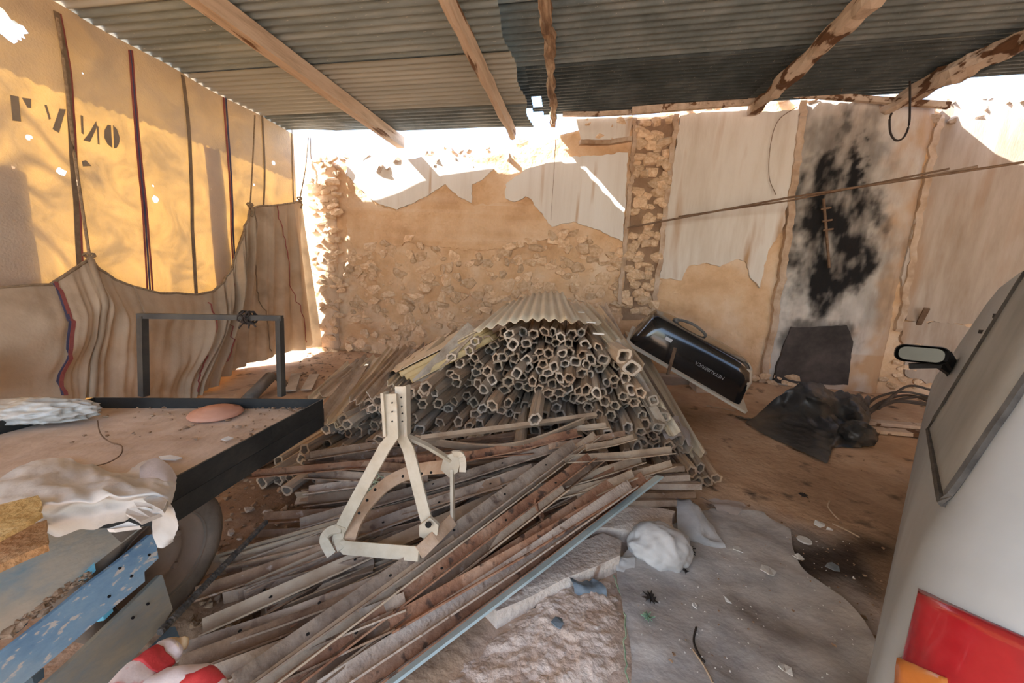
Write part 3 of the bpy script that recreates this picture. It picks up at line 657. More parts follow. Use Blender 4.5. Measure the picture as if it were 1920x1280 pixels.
rail(cR, nR2, 'side_rail'); rail(cL, cR, 'end_rail'); rail(cL, nL2, 'side_rail'); rail(nL2, nR2, 'end_rail', hz=-.04)
s_ = (cR - cL).normalized()
m = MB().add(sweep([cR - s_ * .004 + Vector((0, 0, -.118)), nR2 - s_ * .004 + Vector((0, 0, -.115))], rect(.02, .075))); m.out('chassis_rail', mBlackSt, cart)
m = MB().add(sweep([cL + Vector((0, 0, -.1)), cR + Vector((0, 0, -.1))], rect(.04, .08))); m.out('cross_member', mBlackSt, cart)
# headboard frame
hA = onpl(270, 742, cL, Vector((-s_.y, s_.x, 0))); hB = onpl(528, 742, cL, Vector((-s_.y, s_.x, 0)))
tA = onpl(267, 592, cL, Vector((-s_.y, s_.x, 0))); tB = onpl(524, 596, cL, Vector((-s_.y, s_.x, 0)))
hf = MB().add(sweep([hA, tA], rect(.032, .032), up=(0, 1, 0))).add(sweep([hB, tB], rect(.026, .032), up=(0, 1, 0))).add(sweep([tA - s_ * .016, tB + s_ * .013], rect(.032, .026)))
hf.out('headboard_frame', mGreySt, cart)
q = tA.lerp(tB, .76); m = MB()
for k in range(5):
    m.add(sweep([q + Vector((R.uniform(-.02, .02), .03 * math.cos(a + k), .032 * math.sin(a + k))) + s_ * .012 * (k - 2) for a in [i * .7 for i in range(9)]], circ(.005, 5), closed=True))
for k in range(4): m.add(sweep([q, q + Vector((R.uniform(-.05, .05), R.uniform(-.05, 0), R.uniform(-.06, -.02)))], circ(.004, 5)))
m.out('wire_tie', mWire, cart)
# wheel
wc = onz(300, 1150, 0); WX, WYc, WR = -1.43, 1.0, .25
def lathe(prof, c, n=32, axis='x'):
    V = []; F = []; k = len(prof)
    for i in range(n):
        a = 2 * math.pi * i / n
        for (r, x) in prof: V.append(Vector((c[0] + x, c[1] + r * math.cos(a), c[2] + r * math.sin(a))) if axis == 'x' else Vector((c[0] + r * math.cos(a), c[1] + r * math.sin(a), c[2] + x)))
    for i in range(n):
        for j in range(k - 1): F.append((i * k + j, ((i + 1) % n) * k + j, ((i + 1) % n) * k + j + 1, i * k + j + 1))
    return V, F
wh = MB().add(lathe([(.158, -.075), (.20, -.085), (.238, -.07), (.25, -.04), (.25, .04), (.238, .07), (.20, .085), (.158, .075), (.153, .06), (.158, -.075)], (WX, WYc, WR))).out('tyre', mTyre, cart, True)
fixn(wh)
hb = MB().add(lathe([(.0, .045), (.05, .05), (.06, .06), (.09, .045), (.12, .03), (.148, .05), (.16, .078), (.165, .07)], (WX, WYc, WR))).out('wheel_disc', mHub, cart, True); fixn(hb)
for k in range(4):
    a = .6 + k * math.pi / 2; MB().add(lathe([(0, .062), (.011, .06), (.012, .04)], (WX, WYc + .085 * math.cos(a), WR + .085 * math.sin(a)), 8)).out('wheel_nut', mHub, cart)
MB().add(sweep([(WX - .9, WYc, WR), (WX, WYc, WR)], circ(.025, 8))).out('axle', mBlackSt, cart)
MB().add(box((WX - .12, WYc, .42), (.05, .3, .16))).out('axle_hanger', mBlackSt, cart)
# crumbs on the bed
def rocks_stuff(name, n, fpos, size, mat, label, cat):
    V = []; F = []
    for i in range(n):
        bm = rock_mesh(i % 23, 9, (1, 1, .6)); p = fpos(); s = R.uniform(*size) * (1 if R.random() < .85 else 1.8); q = Matrix.Rotation(R.uniform(0, 6), 3, 'Z')
        b = len(V)
        V += [p + q @ (v.co * s) for v in bm.verts]; bm.verts.index_update()
        F += [tuple(b + v.index for v in f.verts) for f in bm.faces]; bm.free()
    return tag(mesh(name, V, F, mat), label, cat, kind='stuff')
def bedp(u, v, dz=-.05): p = cL.lerp(cR, u).lerp(nL2.lerp(nR2, u), v); return p + Vector((0, 0, dz))
rocks_stuff('dirt_crumbs', 150, lambda: bedp(R.betavariate(2.2, 1.1), R.random() ** 2.6 * .5), (.004, .011), mCrumb, 'dark dirt crumbs strewn along the far rail of the cart bed', 'dirt')
# things on the bed
c = onz(405, 772, .565)
t = mesh('terracotta_lid', *lathe([(0, .036), (.05, .035), (.056, .028), (.075, .030), (.081, .022), (.105, .018), (.115, .006), (.112, 0), (0, 0)], (c.x, c.y, .553), 40, 'z'), mTerra, smooth=True); fixn(t)
tag(t, 'round terracotta lid with rings lying on the dusty cart bed', 'lid')
def blob(name, c, size, seed, mat, amp=.35, sc=2.2, sub=4, flatbot=True, smooth=False, parent=None):
    bm = bmesh.new(); bmesh.ops.create_icosphere(bm, subdivisions=sub, radius=1)
    for v in bm.verts:
        p = v.co * sc + Vector((seed * 7.1, seed, 0)); d = 1 + amp * (1 - 2 * abs(fbm(p, 3))) * .6 + amp * .3 * mn.noise(p * 3)
        v.co = v.co * d
        if flatbot and v.co.z < -.55: v.co.z = -.55 + .05 * mn.noise(v.co * 4)
        v.co = Vector((v.co.x * size[0], v.co.y * size[1], v.co.z * size[2]))
    me = bpy.data.meshes.new(name); bm.to_mesh(me); bm.free(); me.materials.append(mat)
    if smooth: me.shade_smooth()
    return link(name, me, c, parent)
c = onz(55, 790, .56); o = blob('plastic_film_roll', (c.x, c.y, .60), (.22, .075, .06), 3, mFilm, .30, 1.9, 5, True, True); o.rotation_euler = (0, 0, math.atan2(s_.y, s_.x) + .15)
tag(o, 'crumpled roll of clear plastic film on the left of the cart bed', 'plastic film')
P = smoothpath([onz(*p, .556) for p in [(183, 788), (188, 812), (205, 828), (228, 836), (226, 852), (205, 866), (178, 873), (140, 874)]], 6)
tag(mesh('bent_wire', *sweep(P, circ(.0025, 5)), mRod), 'thin bent rusty wire curled on the cart bed', 'wire')
P = [onz(*p, .556) for p in [(298, 857), (320, 854), (342, 859), (330, 863), (302, 862)]]; tag(fixn(mesh('white_chip', *polyplate(P, .004, (0, 0, 1)), mScrap)), 'thin white chip lying by the cart rail above the cloth', 'scrap')
P = [onz(*p, .556) for p in [(415, 824), (428, 819), (438, 822), (424, 827)]]; tag(fixn(mesh('white_chip', *polyplate(P, .004, (0, 0, 1)), mScrap)), 'tiny pale chip on the cart bed halfway along the right rail', 'scrap')
# pipe beyond the cart
t = thing('exhaust_pipe', 'grey steel pipe with a rusty bent end lying beyond the cart', 'pipe', onz(480, 735, .1))
mesh('pipe', *sweep([onz(462, 752, .06), onz(507, 706, .18)], circ(.055, 14)), mPipe, t, True)
mesh('rusty_end', *sweep(smoothpath([onz(505, 706, .18), onz(516, 704, .17), onz(532, 718, .08), onz(534, 724, .05)], 4), circ(.035, 10)), mRod, t, True)

# ---------------------------------------------------------------- blue pallet, cloth and scraps in front of the cart
PN = Vector((.93, .0, .36)).normalized(); PP = onz(318, 1175, .10)
pal = thing('wooden_pallet', 'blue painted wooden pallet leaning on the side of the cart', 'pallet', (PP.x, PP.y - .2, 0))
def pboard(px, mat, proud, th=.022, name='deck_board', lab=None):
    P = [onpl(*p, PP + PN * proud, PN) for p in px]
    o = fixn(mesh(name, *polyplate(P, th, -PN, .004, .06), mat, pal))
    if lab: o['label'] = lab
    return o
pboard([(-80, 1035), (60, 985), (190, 950), (262, 928), (276, 982), (-80, 1258)], mBlueA, .0, lab='grey-blue worn top board')
pboard([(-80, 1290), (284, 1000), (293, 1004), (297, 1046), (270, 1072), (272, 1090), (-60, 1370)], mBlueB, .035, lab='bright blue board')
pboard([(80, 1290), (302, 1076), (306, 1078), (324, 1142), (302, 1178), (225, 1262), (120, 1370), (20, 1370)], mBlueC, .03, lab='brown board with blue paint wearing off')
pboard([(240, 1254), (328, 1174), (341, 1204), (275, 1260), (200, 1330), (190, 1310)], mBlueD, .02, lab='dark blue lowest board')
for a in ((167, 1066), (200, 1143), (237, 1255), (40, 1165), (70, 1265)):
    pboard([(a[0] - 9, a[1] + 5), (a[0] + 10, a[1] - 12), (a[0] + 13, a[1] + 4), (a[0] - 5, a[1] + 20)], mBlueE if a[0] > 100 else mBlueD, -.0, .08, 'spacer_block')
for a in ((225, 1065), (247, 1080), (280, 1040), (278, 1132), (250, 1158), (205, 1118)):
    P = onpl(*a, PP + PN * .0365, PN); mesh('nail_hole', *lathe([(0, .001), (.004, .001), (.004, -.004)], P, 8), mHole, pal)
def palp(px, py, d): return onpl(px, py, PP + PN * d, PN)
rocks_stuff('gap_debris', 90, lambda: (lambda u: palp(lerp(0, 165, u) + R.uniform(-6, 6), lerp(1190, 1070, u) + R.uniform(-2, 14), .0))(R.random()), (.004, .012), mCrumb, 'dead leaves and dirt caught between the top boards of the pallet', 'debris')
CR = [([(-90, 925), (-20, 905), (60, 868), (120, 862), (150, 868), (200, 878), (240, 882), (262, 872), (290, 862), (312, 872), (328, 890)], [.56] * 11),
      ([(-90, 945), (-20, 925), (70, 893), (120, 890), (165, 892), (205, 893), (240, 898), (268, 895), (298, 892), (318, 898), (331, 906)], [.585, .59, .60, .605, .61, .605, .60, .60, .61, .61, .59]),
      ([(-90, 965), (-20, 955), (80, 920), (120, 915), (165, 915), (205, 908), (240, 906), (268, 912), (300, 912), (318, 918), (329, 922)], [.59, .60, .625, .625, .625, .63, .63, .625, .62, .61, .60]),
      ([(-90, 985), (-20, 975), (80, 950), (120, 942), (165, 936), (205, 932), (240, 930), (268, 930), (294, 930), (312, 935), (324, 942)], [.60, .61, .64, .64, .64, .645, .645, .64, .635, .62, .60]),
      ([(-90, 1005), (-20, 992), (80, 966), (120, 955), (165, 946), (205, 940), (240, 938), (268, 938), (290, 940), (306, 945), (318, 950)], [.60] * 11),
      ([(-90, 1025), (-20, 1010), (72, 990), (110, 980), (150, 972), (195, 964), (235, 956), (262, 952), (284, 956), (300, 962), (312, 960)], [.575] * 11),
      ([(-90, 1045), (-20, 1025), (66, 998), (110, 1003), (150, 997), (190, 990), (230, 978), (258, 970), (280, 970), (296, 968), (306, 966)], [.53] * 11)]
R3 = [[onz(*p, z) for p, z in zip(px, zs)] for px, zs in CR]
def dense(R3, kx, ky):
    A = [smoothpath(r, kx) for r in R3]; C = [smoothpath([a[j] for a in A], ky) for j in range(len(A[0]))]
    return [[C[j][i] for j in range(len(C))] for i in range(len(C[0]))]
G = dense(R3, 6, 6)
G = [[p + Vector((0, 0, (1 - 2 * abs(fbm((p.x * 5 + p.y * 9, p.y * 7 - p.x * 3, 3), 3))) * .014 - .004)) for p in r] for r in G]
cl = thing('white_cloth', 'crumpled white cloth thrown over the cart rail and the pallet top', 'cloth', R3[3][5])
cm = mesh('cloth_sheet', *grid(G), [mCloth], cl, True)
FL = [[onz(*p, z) for p in px] for px, z in (([(268, 935), (285, 930), (300, 932), (318, 940)], .63), ([(280, 950), (295, 948), (312, 952), (328, 962)], .625), ([(285, 975), (302, 972), (318, 975), (335, 985)], .56), ([(286, 1000), (305, 998), (322, 1000), (334, 1004)], .50), ([(294, 1026), (305, 1027), (316, 1022), (326, 1014)], .46))]
G = dense(FL, 6, 6); G = [[p + Vector((fbm(p * 9) * .012, 0, 0)) for p in r] for r in G]
mesh('hanging_flap', *grid(G), mCloth, cl, True)
m = MB()
for P_ in ([(250, 940), (285, 945), (312, 938), (306, 955), (275, 962)], [(235, 955), (270, 952), (300, 962), (262, 978)], [(200, 992), (240, 978), (262, 985), (215, 990)]):
    pts = [onz(*p, .635 + .012 * (i % 2)) for i, p in enumerate(P_)]; m.add(polyplate(pts, .012, (0, .3, -1), .006, .02))
fixn(m.out('bunched_end', mCloth, cl))
G = dense([[onz(*p, .612 + R.uniform(-.005, .01)) for p in r] for r in ([(262, 875), (290, 858), (318, 872), (332, 895)], [(262, 895), (288, 888), (312, 895), (328, 908)], [(262, 915), (286, 912), (308, 916), (322, 932)])], 4, 4)
mesh('turned_corner', *grid(G), mClothL, cl, True)
def slab(px, z, th, mat, name, lab, cat, jag=.01):
    P = [onz(*p, z) for p in px]; return tag(fixn(mesh(name, *polyplate(P, th, (0, 0, -1), jag, .02), mat)), lab, cat)
slab([(-60, 965), (0, 945), (40, 934), (72, 928), (82, 962), (40, 985), (-60, 1030)], .655, .012, mFibY, 'fibre_board', 'torn yellow fibre board scrap lying on the white cloth', 'board')
slab([(-60, 1035), (0, 1012), (50, 985), (82, 976), (90, 1018), (45, 1035), (-60, 1085)], .595, .02, mFibO, 'fibre_board', 'torn orange-brown fibre board scrap below the yellow one', 'board')
# red and white sack
def limp(px, z, rads, mat, name, parent):
    P = smoothpath([onz(*p, z) for p in px], 5); n = len(P); sc_ = [interp([i / (len(rads) - 1) for i in range(len(rads))], rads, k / (n - 1)) for k in range(n)]
    V, F = sweep(P, circ(1, 14, .7), scale=sc_); V = [v + Vector((fbm(v * 14) * .012, fbm(v * 14 + Vector((5, 0, 0))) * .012, fbm(v * 12) * .02)) for v in V]
    return mesh(name, V, F, mat, parent, True)
t = thing('plastic_sack', 'rolled red and white plastic sack with a tan end at the foot of the pallet', 'sack', onz(290, 1240, .2))
limp([(200, 1330), (262, 1262), (325, 1212)], .24, [.050, .048, .036], mSack, 'sack_body', t)
limp([(268, 1258), (288, 1240), (306, 1226)], .243, [.0475, .0505, .046], mSackR, 'red_print', t)
limp([(322, 1214), (334, 1206), (341, 1199)], .24, [.036, .030, .018], mSackT, 'sack_tip', t)
t2 = thing('plastic_sack', 'second red and white sack bunched at the very bottom edge', 'sack', onz(330, 1290, .2))
limp([(250, 1310), (320, 1285), (385, 1287), (412, 1310)], .22, [.045, .05, .042, .03], mSack, 'sack_body', t2)
limp([(345, 1288), (380, 1287), (402, 1298)], .223, [.042, .0455, .036], mSackR, 'red_print', t2)
P = [onz(300, 1185, .16), onz(400, 1080, .13), onz(499, 978, .10)]
t = thing('steel_rod', 'ribbed steel rod leaning from the pallet across the cart wheel', 'rod', P[0])
V, F = sweep([P[0].lerp(P[2], i / 90) for i in range(91)], circ(.0105, 8), scale=[1 + .16 * (i % 2) for i in range(91)]); mesh('rod', V, F, mRebar, t)

# ---------------------------------------------------------------- heap of fluted tubes
def tube_mesh(seed, r=.041, L=2.0, lobes=6, mat=mTube, squash=1.0):
    rr = random.Random(seed); n = lobes * 4; prof = []
    ph = rr.uniform(0, 6)
    for i in range(n):
        a = 2 * math.pi * i / n; q = r * (1 + .12 * math.cos(lobes * a) + .09 * math.cos(2 * a + ph) + rr.uniform(-.02, .02)); prof.append((q * math.cos(a), q * math.sin(a) * squash))
    V = []; F = []
    bend = rr.uniform(-.02, .02)
    for y in (0.0, L * .5, L):
        for a, b in prof: V.append((a, y, b + bend * math.sin(math.pi * y / L)))
    for k in (0, 1):
        for i in range(n): j = (i + 1) % n; F.append((k * n + i, k * n + j, (k + 1) * n + j, (k + 1) * n + i))
    b = len(V); k_ = .66
    for y in (0.0, .22):
        for a, c in prof: V.append((a * k_, y, c * k_))
    for i in range(n):
        j = (i + 1) % n; F.append((i, b + i, b + j, j)); F.append((b + i, b + n + i, b + n + j, b + j))
    F.append(tuple(b + n + i for i in range(n))); F.append(tuple(2 * n + i for i in range(n)))
    me = bpy.data.meshes.new('fluted_tube'); me.from_pydata(V, [], F); me.materials.append(mat); return me
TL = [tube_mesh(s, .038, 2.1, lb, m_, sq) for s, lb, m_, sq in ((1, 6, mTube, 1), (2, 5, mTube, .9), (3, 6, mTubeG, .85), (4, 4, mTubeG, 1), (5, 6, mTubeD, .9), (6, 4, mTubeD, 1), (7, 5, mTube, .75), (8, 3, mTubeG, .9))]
def yfront(x, z): return 2.28 + .55 * z + interp([-2, -1.3, -.6, .5, 1.1], [-.55, -.30, .0, .05, .36], x)
PROF = []
for q in [(530, 880), (600, 795), (700, 735), (800, 705), (880, 632), (975, 606), (1092, 610), (1192, 695), (1250, 765), (1300, 850), (1312, 868)]:
    p = ony(*q, 2.5)
    for k in range(12): p = ony(*q, yfront(p.x, p.z))
    PROF.append((p.x, max(0, p.z)))
PX = [p[0] for p in PROF]; PZ = [p[1] for p in PROF]
ZX = [(-9, -.95, 'on the low left'), (-.95, -.45, 'in the left part'), (-.45, .0, 'in the middle'), (.0, .42, 'in the right part'), (.42, 9, 'on the low right')]
ZZ = [(-1, .36, 'lowest rows'), (.36, .66, 'middle rows'), (.66, 2, 'uppermost rows')]
cnt = 0; sp = .0735; row = 0; z = .045; cand = []
while z < 1.1:
    x = -2.0 + (row % 2) * sp / 2
    while x < 1.15:
        if z < interp(PX, PZ, x) - .02: cand.append((x, z))
        x += sp
    z += sp * .84; row += 1
hid = []
for x, z in cand:
    if x < -1.25 and z < .1 and R.random() < .4: continue
    yf = yfront(x, z) + R.gauss(0, .11) + fbm((x * 3.5, z * 5, 6), 3) * .30 - (.18 if R.random() < .08 else 0)
    surf = interp(PX, PZ, x) - z < .12
    if z < .22 and -.95 < x < .62: continue
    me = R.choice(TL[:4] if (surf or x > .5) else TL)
    o = link('fluted_tube', me, (x + R.uniform(-.014, .014), yf, z + R.uniform(-.012, .012)))
    o.rotation_euler = (.05 + R.uniform(-.03, .02), R.uniform(0, 6.28), R.uniform(-.03, .03) + interp([-2, -.7, .5, 1.1], [-.10, -.02, 0, .02], x))
    o.scale = (R.uniform(.9, 1.15), R.uniform(.92, 1.06), R.uniform(.85, 1.12))
    kx = [k[2] for k in ZX if k[0] <= x < k[1]][0]; kz = [k[2] for k in ZZ if k[0] <= z < k[1]][0]
    cw = {'fluted_tube': 'rusty brown', 'fluted_tube_grey': 'dusty beige'}.get(me.materials[0].name, 'dark brown')
    tag(o, '%s fluted tube stacked %s of the heap, in its %s' % (cw, kx, kz), 'tube', '%s heap tubes %s, %s' % (cw, kx, kz)); cnt += 1
print('tubes', cnt)
# long single channels laid on the flanks of the heap
def channel_mesh(name, P, wid, dep, mat, nrm=(0, 0, 1), roll=0, waves=2):
    n = waves * 6; top = []
    for i in range(n + 1):
        u = i / n; top.append(((u - .5) * wid, dep * .5 * math.cos(2 * math.pi * waves * u)))
    prof = top + [(a, b - .006) for a, b in reversed(top)]
    return sweep(P, prof, up=nrm, roll=roll)
def onprof(px, py, lift):
    """where the line of sight meets the upper surface of the heap"""
    d = ray(px, py); y = 1.75
    while y < 5.0:
        p = CAM + d * (y / d.y)
        if y > yfront(p.x, p.z) - .06 and p.z <= interp(PX, PZ, p.x) + lift + .05 * max(0, y - yfront(p.x, p.z)): break
        y += .02
    return Vector((p.x, p.y, max(.03, p.z)))
def flank(p0, z0, p1, z1, wid, mat, lab, grp=None, waves=1, dep=.03, roll=0, cat='channel'):
    V, F = channel_mesh('c', [onprof(*p0, z0), onprof(*p1, z1)], wid, dep, mat, roll=roll, waves=waves)
    return tag(fixn(mesh('corrugated_strip', V, F, mat)), lab, cat, grp)
LF = [((604, 790), (690, 668)), ((625, 795), (735, 652)), ((655, 780), (765, 650)), ((685, 768), (800, 645)), ((715, 755), (838, 635)), ((745, 738), (862, 618)), ((785, 722), (888, 612)), ((588, 752), (660, 682)), ((606, 740), (678, 676)), ((622, 722), (690, 672)), ((640, 735), (705, 668)), ((665, 752), (752, 656)), ((700, 745), (775, 652)), ((735, 722), (815, 642)), ((640, 800), (720, 690)), ((670, 790), (740, 690))]
for i, (a, b) in enumerate(LF):
    flank(a, .07 + .01 * (i % 3), b, .07, R.uniform(.08, .12), (mTubeG, mCorr, mTubeP)[i % 3], ('grey fluted strip', 'beige corrugated strip', 'tan fluted strip')[i % 3] + ' lying along the left slope of the tube heap', ('grey', 'beige', 'tan')[i % 3] + ' strips on the left slope', 1 + i % 2, .03, -.5)
RF = [((1310, 855), (1180, 620), .10), ((1288, 845), (1165, 630), .10), ((1265, 815), (1160, 640), .09), ((1240, 800), (1150, 640), .08), ((1200, 690), (1118, 575), .085), ((1222, 760), (1150, 640), .08), ((1180, 672), (1096, 570), .08), ((1190, 700), (1132, 572), .09), ((1250, 790), (1170, 650), .07), ((1276, 830), (1190, 660), .08)]
for i, (a, b, w_) in enumerate(RF):
    flank(a, .065, b, .06, w_, (mCorr, mTubeG)[i % 2], ('beige', 'grey-brown')[i % 2] + ' channel strip running down the right slope of the tube heap', ('beige', 'grey-brown')[i % 2] + ' channels on the right slope', 1, .04, .55)
for i, (p, z_) in enumerate((((1312, 848), .05), ((1290, 838), .06), ((1262, 812), .16), ((1185, 690), .78), ((1170, 668), .84))):
    q = onz(*p, z_); me = (tube_mesh(40 + i, .052, 2.0, 4, mTubeG if i % 2 else mTubeP)); o = link('fluted_tube', me, q); o.rotation_euler = (.06, i, .01)
    tag(o, ('wide pale tube lying on the floor at the right foot of the heap', 'wide pale tube lying on the floor at the right foot of the heap', 'wide pale tube lying on the floor at the right foot of the heap', 'wide pale tube on the upper right slope under the bathtub end', 'wide pale tube on the upper right slope under the bathtub end')[i], 'tube', 'wide pale tubes')
# beige corrugated roof sheets on top
def topsheet(px, zf, zb, waves, mat, lab, amp=.0125, name='corrugated_sheet', dz=0, curve=0.0):
    a, b, c, d = px   # front-left, front-right, back-right, back-left
    A, B = [onz(*p, z_) for p, z_ in ((a, zf[0]), (b, zf[1]))]; C_, D_ = [onz(*p, z_) for p, z_ in ((c, zb[1]), (d, zb[0]))]
    n = waves * 8; rows = []
    for i in range(n + 1):
        u = i / n; r = []
        for k in range(7):
            v = k / 6; p = A.lerp(B, u).lerp(D_.lerp(C_, u), v); h = amp * math.cos(2 * math.pi * waves * u) + curve * math.sin(math.pi * u)
            r.append(p + Vector((0, 0, h + dz)))
        rows.append(r)
    return tag(fixn(mesh(name, *grid(rows, .006, (0, 0, -1)), mat, None, True)), lab, 'sheet')
topsheet([(888, 622), (1082, 604), (1055, 548), (950, 570)], (.93, 1.02), (1.06, 1.19), 9, mCorr, 'beige corrugated sheet capping the top of the tube heap', curve=.05)
topsheet([(1060, 604), (1128, 612), (1092, 572), (1050, 566)], (1.03, .96), (1.10, 1.06), 3, mCorr, 'small beige corrugated sheet overlapping the right edge of the cap sheet', dz=.02)
def topprof(px, lift, waves, mat, lab):
    A, B, C_, D_ = [onprof(*p, l_) for p, l_ in zip(px, lift)]; n = waves * 8; rows = []
    for i in range(n + 1):
        u = i / n; rows.append([A.lerp(B, u).lerp(D_.lerp(C_, u), k / 6) + Vector((0, 0, .011 * math.cos(2 * math.pi * waves * u))) for k in range(7)])
    return tag(fixn(mesh('corrugated_sheet', *grid(rows, .006, (0, 0, -1)), mat, None, True)), lab, 'sheet')
topprof([(714, 698), (752, 694), (918, 610), (872, 608)], (.07, .07, .07, .07), 3, mCorr, 'beige corrugated sheet lying down the left shoulder of the heap, below the cap sheet')
topprof([(748, 700), (778, 716), (936, 634), (916, 614)], (.05, .01, .01, .05), 3, mCorrY, 'yellowed corrugated sheet edge hanging along the left shoulder of the tube face')
o = flank((1150, 650), .05, (1075, 562), .05, .06, mCorr, 'narrow beige strip with shiny tape along the right edge of the top sheet', None, 1, .02)
for a in ((1068, 560), (1090, 585), (1108, 604), (1122, 625)):
    q = onz(*a, 1.075); mesh('tape_piece', *box(q, (.05, .03, .006)), mFilm, o)['label'] = 'shiny clear tape'

# ---------------------------------------------------------------- heap of rusty angle bars
HOLE = None
def bar(name, a, za, b, zb, wid, mat, lab, grp=None, roll=None, prof='L', mid=None, cat='bar', holes=0):
    A, B = onz(*a, za), onz(*b, zb); P = [A, B]
    if mid: P = smoothpath([A] + [onz(*m_[:2], m_[2]) for m_ in mid] + [B], 6)
    else:
        sg = R.uniform(-.012, .004); P = [A, A.lerp(B, .5) + Vector((0, 0, sg)), B]
    roll = R.uniform(-.6, .6) if roll is None else roll
    pf = {'L': lprof(wid, wid, .006), 'F': rect(wid, .010), 'V': [(0, 0), (wid * .7, -wid * .7), (wid * .7 + .005, -wid * .7 + .005), (0, .009), (-wid * .7 - .005, -wid * .7 + .005), (-wid * .7, -wid * .7)], 'B': rect(wid, wid * .7)}[prof]
    if prof == 'L': pf = [(x - wid * .4, y - wid * .4) for x, y in pf]
    o = fixn(mesh(name, *sweep(P, pf, roll=roll), mat)); tag(o, lab, cat, grp)
    if holes:
        d = (B - A).normalized()
        for k in range(holes):
            q = A.lerp(B, (k + .7) / (holes + .6)); s = d.cross(Vector((0, 0, 1))).normalized(); up = s.cross(d)
            hv = [q + d * .006 * math.cos(t_) + s * .006 * math.sin(t_) + up * (.0062) for t_ in [j * 1.047 for j in range(6)]]
            mesh('bolt_hole', *polyplate(hv, .002, up), mHole, o)
    return o
A_ = 'angle_bar'
# traced bars: upper fan
bar('flat_bar', (789, 822), .40, (1117, 778), .46, .036, mBarT, 'straight tan bar on top at the back, touching the tube ends', roll=.9, prof='B')
bar('curved_bar', (780, 822), .36, (1095, 788), .46, .055, mBarT, 'curved sagging flat bar behind the cream frame', prof='F', roll=1.1, mid=[(867, 836, .36), (945, 838, .37), (1013, 822, .40)])
bar(A_, (1060, 803), .42, (1138, 798), .42, .035, mBarT, 'short tan bar end just right of the curved bar', roll=.4)
bar(A_, (470, 890), .20, (1000, 845), .36, .04, mBarR, 'dark red-brown bar lying flat behind the frame', roll=.3)
bar(A_, (820, 868), .34, (1085, 812), .42, .05, mBarR, 'reddish angle bar running from behind the frame to the tube ends', roll=.5)
bar(A_, (580, 856), .26, (745, 830), .32, .045, mBar, 'brown angle bar end by the foot of the left tubes', roll=.3)
bar(A_, (632, 872), .24, (800, 884), .3, .05, mBar, 'wide brown bar under the left leg of the frame', roll=.5)
bar(A_, (575, 890), .2, (800, 898), .28, .045, mBarG, 'grey-brown bar low on the left behind the frame', roll=.4)
bar(A_, (575, 921), .15, (720, 902), .24, .05, mBarP, 'pale pinkish bar end with rough surface, left of the frame', roll=.6)
bar(A_, (575, 940), .10, (760, 915), .2, .055, mBar, 'bar end below the pale pinkish one', roll=.4)
bar(A_, (1101, 840), .40, (1190, 820), .40, .035, mBarT, 'tan bar end above the right fan of bars', roll=.5)
bar(A_, (1030, 838), .38, (1174, 812), .40, .032, mBar, 'thin brown bar at the back right of the pile', roll=.5)
bar(A_, (1060, 862), .36, (1262, 845), .38, .045, mBarT, 'pale tan angle bar pointing at the right foot of the tube heap', roll=.5)
bar(A_, (990, 925), .27, (1205, 862), .34, .045, mBarT, 'tan bar under the pale one at the right', roll=.5)
bar(A_, (1040, 930), .26, (1262, 870), .32, .04, mBarT, 'long thin tan bar reaching the plastic scrap at the right', roll=.5)
bar(A_, (560, 985), .10, (1049, 838), .38, .055, mBarG, 'flaky grey angle bar crossing behind the frame from low left', roll=.65, holes=3)
bar(A_, (640, 1010), .12, (1000, 880), .33, .05, mBarG, 'grey-brown bar passing through the opening of the frame', roll=.45, holes=3)
bar(A_, (600, 995), .10, (940, 906), .29, .055, mBar, 'dark brown wide bar under the frame opening', roll=.6)
bar(A_, (377, 1180), .05, (995, 905), .26, .055, mBarT, 'long tan angle bar with a pointed left end, under the frame', roll=.75, holes=4)
bar(A_, (415, 1130), .03, (700, 1055), .12, .05, mBarG, 'short grey bar beside the pointed tan bar', roll=.2, holes=2)
bar(A_, (440, 1050), .06, (690, 955), .13, .05, mBarT, 'brown bar end nearest the wheel, uppermost of three', roll=.7)
bar(A_, (452, 1066), .05, (700, 975), .12, .05, mBarT, 'brown bar end nearest the wheel, middle of three', roll=.7)
bar(A_, (362, 1118), .04, (690, 1005), .12, .055, mBar, 'brown bar end nearest the wheel, lowest and longest of three', roll=.7)
bar(A_, (492, 972), .05, (700, 962), .1, .045, mBar, 'dark bar lying on the dirt behind the steel rod', roll=.3)
bar(A_, (480, 1005), .03, (690, 985), .08, .04, mBarG, 'thin bar on the dirt under the steel rod tip', roll=.3)
bar(A_, (330, 1255), .05, (800, 1068), .17, .055, mBar, 'dark brown angle bar in the near left of the fan', roll=.7)
bar(A_, (336, 1226), .04, (720, 1090), .15, .05, mBarG, 'grey-brown bar above the near left dark bar', roll=.7, holes=2)
bar(A_, (350, 1290), .05, (760, 1130), .16, .055, mBarG, 'near left grey bar at the bottom of the fan', roll=.7)
bar(A_, (360, 1330), .05, (740, 1165), .14, .055, mBar, 'lowest near left brown bar by the red sack', roll=.7)
bar(A_, (440, 1290), .10, (1082, 832), .42, .060, mBarG, 'broad grey-brown angle bar across the heap, topmost of the fan', roll=.75, holes=5)
bar(A_, (475, 1300), .09, (1120, 815), .41, .048, mBarT, 'angle bar just right of the topmost broad bar, its tip higher', roll=.75)
bar(A_, (520, 1300), .08, (1110, 856), .37, .050, mBarR, 'dark red rusty angle bar right of the topmost broad bar', roll=.8, holes=4)
bar(A_, (560, 1300), .07, (1125, 862), .35, .045, mBar, 'flaky rusty bar beside the dark red one', roll=.7)
bar(A_, (590, 1270), .07, (1060, 915), .3, .045, mBarT, 'thin tan bar in the middle of the fan', roll=.8)
